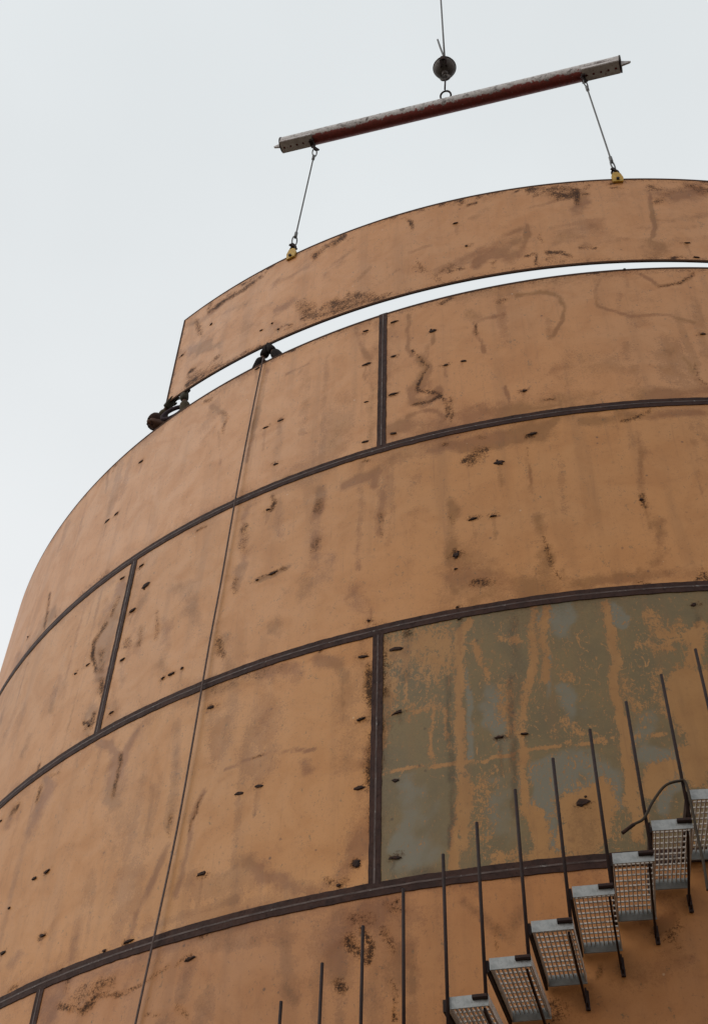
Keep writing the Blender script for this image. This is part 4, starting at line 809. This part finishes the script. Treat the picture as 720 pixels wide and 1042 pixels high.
def clamp(a, label, lean):
    z = PZ+PK*a+PH; n_, t_ = basis(a); c0 = n_*(R-.007)+Vector((0, 0, z))
    e_ = empty('plate_clamp', c0, label, 'clamp', 'yellow clamps on the hung plate')
    q = MB(); u = Vector((0, 0, 1)); 
    for s in (-1, 1):                                                # two cheeks
        prof = [(-.055, -.10), (.055, -.10), (.065, -.02), (.045, .07), (.015, .10), (-.03, .10), (-.06, .02)]
        vs = [c0+t_*x+u*y+n_*(s*.012+.0) for x, y in prof]+[c0+t_*x+u*y+n_*(s*.034) for x, y in prof]
        k = len(prof)
        q.add(vs, [tuple(range(k)), tuple(range(k, 2*k))[::-1]]+[(i, (i+1) % k, k+(i+1) % k, k+i) for i in range(k)])
    q.box(c0+u*.055, t_, n_, u, .04, .012, .045); q.build('clamp_body', M['yellow'], e_)
    q = MB(); q.tube([c0-n_*.05-u*.06, c0+n_*.055-u*.06], .018, 10); q.build('clamp_screw', M['rod'], e_)
    q = MB(); q.tube(ring_pts(c0+u*.145, t_, u, .036, .055), .013, 8, closed=True); q.build('clamp_ring', M['rod'], e_)
    return c0+u*.195
cL = clamp(cl_a, 'yellow plate clamp biting the top edge under the left sling', 0)
cR = clamp(cr_a, 'yellow plate clamp biting the top edge under the right sling', 0)
sling(tl, cL, 'thin wire sling from the left end of the beam down to the plate')
sling(tr_, cR, 'thin wire sling from the right end of the beam down to the plate')

# headache ball with hook, hanging on the crane line
BC = Vector((-.671, -8.154, 17.785))
hk = empty('crane_hook', BC, 'heavy round iron ball with a hook and shackle on the crane line', 'crane hook')
q = MB(); r0 = .155
prof = [(.0, r0*1.08)]+[(r0*math.sin(t), r0*1.06*math.cos(t)) for t in [rad(x) for x in range(12, 172, 8)]]+[(.0, -r0*1.05)]
q.lathe(BC, (0, 0, 1), prof, 32); q.build('ball', M['ball'], hk)
q = MB(); q.tube(ring_pts(BC, (1, 0, 0), (0, 1, 0), r0+.001, r0+.001, 40), .007, 6, closed=True); q.tube(ring_pts(BC, (0, .5, .866), (0, -.866, .5), r0+.001, r0+.001, 40), .005, 6, closed=True); q.build('ball_seam', M['scar'], hk)
for s_ in (-1, 1):
    q = MB(); q.box(BC+Vector((.035*s_, -.115, -.10)), (1, 0, 0), Vector((0, .66, -.75)), Vector((0, .75, .66)), .012, .055, .03, 0, .008); q.build('ball_cheek', M['rod'], hk)
q = MB(); q.lathe(BC+Vector((0, 0, .14)), (0, 0, 1), [(.0, 0), (.06, 0), (.05, .05), (.028, .09), (.026, .17), (.0, .17)], 16); q.build('swivel', M['rod'], hk)
q = MB(); q.box(BC+Vector((0, -.145, -.02)), (1, 0, 0), (0, 1, 0), (0, 0, 1), .028, .02, .045); q.build('ball_slot', M['scar'], hk)
hb = BC+Vector((0, 0, -.16)); x_ = bd
q = MB(); q.lathe(hb+Vector((0, 0, .02)), (0, 0, -1), [(.0, 0), (.045, 0), (.04, .05), (.026, .08), (.0, .08)], 14)
hc = hb+Vector((0, 0, -.15))
q.tube([hb+Vector((0, 0, -.03)), hb+Vector((0, 0, -.07))]+[hc+x_*.062*math.cos(t)+Vector((0, 0, .070*math.sin(t))) for t in [rad(100-18*k) for k in range(17)]], [.018, .016]+[.013+.005*math.sin(math.pi*k/16) for k in range(17)], 10)
q.build('hook', M['ball'], hk)
low = mid+bu*.16
q = MB(); top_ = hc+Vector((0, 0, -.07)); cc = (top_+low)/2
q.tube(ring_pts(low+Vector((0, 0, .135)), bd, Vector((0, -.35, 1)).normalized(), .072, .085), .0135, 8, closed=True)
q.tube([low-Vector((0, 0, .03)), low+Vector((0, 0, .06))], .016, 8)
q.tube([low+Vector((0, -.06, .20)), hc+Vector((0, 0, -.05))], .012, 8)
q.build('ring_shackle', M['rod'], hk)
q = MB(); s0 = BC+Vector((.01, 0, .28))
q.tube([s0+Vector((0, 0, 30*i/30)) +Vector((.001*i, 0, 0)) for i in range(31)], .013, 8)
tag(q.build('crane_cable', M['wire']), 'thin taut crane cable rising from the iron ball into the sky', 'cable')
q = MB(); q.tube([s0+Vector((0, .02, -.03)), s0+Vector((-.02, .02, .20)), s0+Vector((-.055, .02, .48)), s0+Vector((-.085, .02, .76))], .014, 8); 
q.build('cable_tail', M['wire'], hk)

# ------------------------------------------------------------------ stair winding up the wall
TA, TDA, TZ, TDZ, TW, TH = -0.0852, 0.026, 4.3515, 0.1811, 0.706, 0.1112
stair = empty('spiral_stair', (0, 0, .12), 'open grated steel stair climbing the tank wall with bare upright rail posts', 'staircase')
Y = Vector((0, -1, 0)); X = Vector((1, 0, 0)); Z = Vector((0, 0, 1))
def tp_(r, x, z): return Vector((x, -(R+r), z))
q = MB(); q.box(tp_(TW, 0, -.034), X, Y, Z, TH, .004, .032); me_end = q.mesh('end_plate')
q = MB(); q.box(tp_(.045, 0, -.034), X, Y, Z, TH, .004, .032); me_wall = q.mesh('end_plate')
q = MB()
for s in (-1, 1): q.box(tp_(.375, s*(TH-.004), -.030), Y, X, Z, .324, .003, .028)
me_side = q.mesh('tread')
q = MB(); nb = 9
for k in range(1, nb): q.box(tp_(.375, -TH+2*TH*k/nb, -.013), Y, X, Z, .324, .0027, .012)
me_bear = q.mesh('bearing_bars')
q = MB(); nc = 11
for k in range(1, nc): q.box(tp_(.045+.66*k/nc, 0, -.006), X, Y, Z, TH-.007, .0042, .0045)
me_cross = q.mesh('cross_bars')
q = MB(); q.box(tp_(TW-.34, -TH-.012, -.045), Y, X, Z, .345, .008, .032); me_arm = q.mesh('bracket_arm')
q = MB(); p0 = tp_(TW-.03, TH-.030, -.072); p1 = tp_(.03, TH-.022, -.16); d = (p1-p0).normalized()
q.box((p0+p1)/2, d, X, d.cross(X), (p1-p0).length/2, .006, .012); me_strut = q.mesh('bracket_strut')
q = MB(); q.box(tp_(.016, TH-.014, -.15), Z, X, Y, .055, .013, .010, 0, .005); q.box(tp_(.05, TH-.014, -.145), Z, X, Y, .045, .005, .026); me_foot = q.mesh('wall_cleat')
q = MB(); q.box(tp_(TW+.012, TH-.042, -.020), X, Y, Z, .040, .016, .012, 0, .006); me_shoe = q.mesh('post_shoe')
q = MB(); q.tube([tp_(TW+.014, TH-.01, -.035), tp_(TW+.014, TH-.01, .5), tp_(TW+.014, TH-.01, 1.0)], .0098, 10); me_post = q.mesh('rail_post')
for nme, mts in ((me_end, 'galv'), (me_wall, 'galv'), (me_side, 'grate'), (me_bear, 'grate'), (me_cross, 'grate'), (me_arm, 'rod'), (me_strut, 'rod'), (me_foot, 'rod'), (me_shoe, 'rod'), (me_post, 'rod')): nme.materials.append(M[mts])
def part(name, me, parent, rot=None, loc=None):
    o = bpy.data.objects.new(name, me); col.objects.link(o); o.parent = parent
    if rot is not None: o.rotation_euler = rot
    if loc is not None: o.location = loc
    return o
for i in range(-22, 17):
    a = TA+i*TDA+(.0036 if i < 0 else 0); z = TZ+i*TDZ-.12
    r_ = random.uniform(-.004, .004)
    t_ = part('tread', me_side, stair, (0, 0, a), (0, 0, z+r_))
    part('end_plate', me_end, t_); part('end_plate', me_wall, t_); part('bearing_bars', me_bear, t_); part('cross_bars', me_cross, t_)
    b_ = part('bracket_arm', me_arm, stair, (0, 0, a), (0, 0, z+r_))
    part('bracket_strut', me_strut, stair, (0, 0, a), (0, 0, z+r_)); part('wall_cleat', me_foot, stair, (0, 0, a), (0, 0, z+r_))
    p_ = part('rail_post', me_post, stair, (0, 0, a), (0, 0, z+r_)); part('post_shoe', me_shoe, p_)

# ------------------------------------------------------------------ hose over the stair, tag rope
def smooth_path(pts, n=8):
    pts = [Vector(p) for p in pts]; out = []
    for i in range(len(pts)-1):
        p0, p1, p2, p3 = pts[max(i-1, 0)], pts[i], pts[i+1], pts[min(i+2, len(pts)-1)]
        for k in range(n):
            t = k/n; out.append(.5*((2*p1)+(p2-p0)*t+(2*p0-5*p1+4*p2-p3)*t*t+(3*p1-p0-3*p2+p3)*t**3))
    return out+[pts[-1]]
HP = [(.0144, 5.172), (.0222, 5.221), (.0286, 5.254), (.0356, 5.356), (.0445, 5.452), (.0534, 5.478), (.0573, 5.463), (.0580, 5.308), (.0579, 5.153), (.0582, 4.95), (.0575, 4.80)]
q = MB(); pts = smooth_path([W(a, TW+.035, 0, z) for a, z in HP]); q.tube(pts, .0082, 8)
hs = q.build('hose', M['hose']); tag(hs, 'dark brown hose bent over a rail post beside the upper treads', 'hose')
q = MB(); q.tube(pts[:9], .0110, 8); q.build('hose_nozzle', M['scar'], hs)
RP = [(-0.3403, 11.875, .012), (-0.3405, 11.80, .03), (-0.3474, 10.742, .03), (-0.3515, 9.717, .04), (-0.3558, 8.764, .03), (-0.3596, 7.993, .03), (-0.3612, 7.009, .04), (-0.3656, 6.243, .03), (-0.3711, 5.491, .04), (-0.3780, 4.904, .03), (-0.3928, 3.6, .01), (-0.4078, 2.0, .02), (-0.4228, .4, .04)]
q = MB(); pts = smooth_path([W(-.338, -.30, 0, 11.60), W(-.340, -.10, 0, 11.93), W(-.3415, -.012, 0, 11.895)]+[W(a, o_, 0, z) for a, z, o_ in RP], 6); q.tube(pts, .0080, 8)
tag(q.build('tag_rope', M['rope']), 'long thin brown rope dangling over the rim and down the tank wall', 'rope')

# ------------------------------------------------------------------ scaffold inside the rim and the two workers
def scaffold(a0, a1, label):
    e_ = empty('scaffold', W((a0+a1)/2, -.6, 0, 10.72), label, 'scaffold', 'scaffolds inside the rim')
    for rr in (-.25, -.50, -.75, -1.0):
        q = MB(); n = 6
        pa = W(a0, rr, 0, 10.78); pb = W(a1, rr, 0, 10.78)
        q.box((pa+pb)/2, pb-pa, (pb-pa).cross(Z), Z, (pb-pa).length/2, .115, .022); q.build('plank', M['plank'], e_)
    for a in (a0+.03, a1-.03):
        n_, tt = basis(a)
        q = MB(); q.box(W(a, -.6, 0, 10.72), n_, tt, Z, .58, .025, .03); q.build('bracket', M['rod'], e_)
        q = MB(); p0 = W(a, -1.1, 0, 10.70); p1 = W(a, -.03, 0, 9.95); d = (p1-p0).normalized(); q.box((p0+p1)/2, d, tt, d.cross(tt), (p1-p0).length/2, .02, .02); q.build('bracket_brace', M['rod'], e_)
scaffold(-.64, -.44, 'timber scaffold inside the rim under the worker at the plate corner')
scaffold(-.43, -.24, 'timber scaffold inside the rim under the worker at the rope')

def skin_mesh(name, verts, edges, radii, mat, parent, root=0, sub=2):
    me = bpy.data.meshes.new(name); me.from_pydata([tuple(v) for v in verts], edges, []); me.update()
    o = link(name, me, None, parent, [mat])
    sk = o.modifiers.new('skin', 'SKIN'); sk.use_smooth_shade = True
    for i, r in enumerate(radii):
        me.skin_vertices[0].data[i].radius = (r, r) if not isinstance(r, tuple) else r
    for i in range(len(verts)): me.skin_vertices[0].data[i].use_root = (i == root)
    ss = o.modifiers.new('sub', 'SUBSURF'); ss.levels = sub; ss.render_levels = sub
    return o

class Fig:
    """One worker: joint positions in wall coordinates around azimuth a (rho outwards, t along the wall, z from the rim)."""
    def __init__(s, a, J): s.a = a; s.J = {k: W(a, v[0], v[1], 11.865+v[2]) for k, v in J.items()}
    def chain(s, spec):                       # spec: list of chains of (joint name, radius)
        vs, ed, rd, idx = [], [], [], {}
        for ch in spec:
            prev = None
            for nm, r in ch:
                if nm not in idx: idx[nm] = len(vs); vs.append(s.J[nm]); rd.append(r)
                if prev is not None: ed.append((prev, idx[nm]))
                prev = idx[nm]
        return vs, ed, rd
    def hand(s, side, grip, palm_dir, across):
        J = s.J; wr = J['wrist_'+side]; pd = Vector(palm_dir).normalized(); ac = Vector(across).normalized(); cu = Vector(grip).normalized()
        J['palm_'+side] = wr+pd*.05; fing = []
        for k, (o_, l) in enumerate(((-.030, .070), (-.010, .080), (.010, .075), (.030, .060))):
            b0 = wr+pd*.085+ac*o_; f1 = b0+pd*l*.45+cu*.008; f2 = f1+pd*l*.25+cu*l*.35; f3 = f2+cu*l*.35-pd*.006
            for q_, p in enumerate((b0, f1, f2, f3)): J['f%d%d_%s' % (k, q_, side)] = p
            fing.append([('palm_'+side, .026)]+[('f%d%d_%s' % (k, q_, side), (.011, .010, .009, .008)[q_]) for q_ in range(4)])
        b0 = wr+pd*.035-ac*.036; J['t0_'+side] = b0; J['t1_'+side] = b0+pd*.03-ac*.012+cu*.015; J['t2_'+side] = b0+pd*.048+cu*.04
        fing.append([('palm_'+side, .026), ('t0_'+side, .013), ('t1_'+side, .011), ('t2_'+side, .009)])
        return fing

def worker(a, J, label, mats, hands):
    fg = Fig(a, J)
    e_ = empty('person', W(a, J['hip'][0], J['hip'][1], 10.805), label, 'person')
    fl = []; fr = []
    fl = fg.hand('l', *hands['l']); fr = fg.hand('r', *hands['r'])
    arms = [[('chest', .125), ('sh_'+s, .062), ('el_'+s, .042), ('wrist_'+s, .027), ('palm_'+s, .026)] for s in 'lr']
    legs = [[('hip', .13), ('th_'+s, .085), ('knee_'+s, .058), ('ank_'+s, .038), ('toe_'+s, .034)] for s in 'lr']
    hd = [[('hip', .13), ('waist', .115), ('chest', .125), ('neck', .055), ('chin', .068), ('head', .088), ('crown', .070)], [('head', .088), ('nose', .016)], [('head', .088), ('ear_l', .018)], [('head', .088), ('ear_r', .018)]]
    # head details along the facing direction
    h = fg.J['head']; cr = (fg.J['crown']-fg.J['chin']).normalized(); fc = (fg.J['face']-h); fc = (fc-cr*fc.dot(cr)).normalized(); sd = cr.cross(fc)
    fg.J['nose'] = h+fc*.108-cr*.012; fg.J['ear_l'] = h+sd*.086; fg.J['ear_r'] = h-sd*.086
    skin_mesh('body', *fg.chain(hd+legs+arms+fl+fr), M['skin'], e_)
    ey = MB()
    for s in (-1, 1): ey.blob(h+fc*.084+sd*s*.032+cr*.012, sd, cr, fc, .014, .010, .008, 0, 0)
    ey.build('eyes', M['scar'], e_)
    mo = MB(); mo.blob(h+fc*.085-cr*.060, sd, cr, fc, .024, .007, .007, 0, 0); mo.build('mouth', M['cloth_hood'], e_)
    jk = [[('hip', .148), ('waist', .138), ('chest', .150), ('neck', .078)]]+[[('chest', .150), ('sh_'+s, .085), ('el_'+s, .068), ('cuff_'+s, .064)] for s in 'lr']
    for s in 'lr': fg.J['cuff_'+s] = fg.J['el_'+s].lerp(fg.J['wrist_'+s], .80)
    skin_mesh('jacket', *fg.chain(jk), mats['jacket'], e_)
    tr = [[('hip', .152), ('th_'+s, .105), ('knee_'+s, .080), ('hem_'+s, .064)] for s in 'lr']
    for s in 'lr': fg.J['hem_'+s] = fg.J['knee_'+s].lerp(fg.J['ank_'+s], .9)
    skin_mesh('trousers', *fg.chain(tr), mats['trousers'], e_)
    for s in 'lr':
        skin_mesh('boot', *fg.chain([[('ank_'+s, .052), ('toe_'+s, .044)]]), M['cloth_dark'], e_)
        fs = fl if s == 'l' else fr
        gl = [[('cuff_'+s, .056), ('wrist_'+s, .052), ('palm_'+s, .046)]]+[[(n_, r+.003) for n_, r in c_] for c_ in fs]
        skin_mesh('glove', *fg.chain(gl), mats['glove'], e_)
    fg.J['nape'] = fg.J['head'].lerp(fg.J['neck'], .75)-fc*.01
    fg.J['back'] = h-fc*.018+cr*.01; fg.J['top'] = fg.J['crown']-fc*.012+cr*.01
    skin_mesh('hood', *fg.chain([[('nape', .092), ('back', .120), ('top', .104)]]), mats['hood'], e_)
    return fg

n1, t1 = basis(-.5375)
J1 = dict(head=(.0, .0, .175), chin=(-.025, .045, .125), crown=(.03, -.045, .215), face=(.10, -.01, .09), neck=(-.12, .10, .10), chest=(-.34, .22, .00), waist=(-.50, .26, -.24), hip=(-.60, .28, -.46),
          sh_r=(-.26, .06, .08), el_r=(-.045, .045, .235), wrist_r=(-.030, .165, .345),
          sh_l=(-.30, .36, .06), el_l=(-.14, .44, -.06), wrist_l=(-.045, .435, .315),
          th_l=(-.55, .38, -.52), knee_l=(-.35, .42, -.88), ank_l=(-.72, .44, -.98), toe_l=(-.86, .44, -1.02),
          th_r=(-.55, .18, -.52), knee_r=(-.33, .14, -.84), ank_r=(-.70, .12, -.98), toe_r=(-.84, .12, -1.02))
worker(-.5375, J1, 'worker in dark hood and olive sleeve leaning over the rim to hold the plate corner',
       dict(jacket=M['cloth_olive'], trousers=M['cloth_dark'], hood=M['cloth_hood'], glove=M['leather']),
       dict(r=(-n1*.6+Z*.5, t1*.75+Z*.55, n1), l=(-n1, Z, t1)))
q = MB(); c0 = W(-.5035, -.03, 0, 11.99)
n2, t2 = basis(-.5035)
lpp = [c0+t2*(.105*math.cos(t))+Z*(.075*math.sin(t)+.045*math.cos(t))-n2*(.05*math.cos(t)) for t in [2*math.pi*k/24 for k in range(24)]]
q.tube(lpp, .026, 8, closed=True)
tag(q.build('sling_loop', M['loop']), 'dark purple loop lying on the rim between the arms of the leaning worker', 'strap')

n3, t3 = basis(-.337)
J2 = dict(head=(-.40, .0, .03), chin=(-.37, .0, -.06), crown=(-.42, .0, .10), face=(-.20, .0, .0), neck=(-.46, .0, -.14), chest=(-.52, .0, -.30), waist=(-.60, .0, -.50), hip=(-.68, .0, -.66),
          sh_r=(-.40, -.19, -.20), el_r=(-.07, -.215, -.10), wrist_r=(-.035, -.060, .225),
          sh_l=(-.40, .19, -.20), el_l=(-.07, .200, -.10), wrist_l=(-.035, .010, .240),
          th_l=(-.60, .12, -.70), knee_l=(-.36, .18, -.92), ank_l=(-.76, .18, -1.0), toe_l=(-.90, .18, -1.03),
          th_r=(-.60, -.12, -.70), knee_r=(-.36, -.18, -.92), ank_r=(-.76, -.18, -1.0), toe_r=(-.90, -.18, -1.03))
worker(-.337, J2, 'worker in dark sleeves, only the raised forearms seen in the gap where the rope hangs',
       dict(jacket=M['cloth_dark'], trousers=M['cloth_dark'], hood=M['cloth_dark'], glove=M['cloth_dark']),
       dict(r=(-n3, Z*.9+t3*.3, n3), l=(-n3, Z*.9-t3*.3, n3)))
bpy.context.view_layer.update()
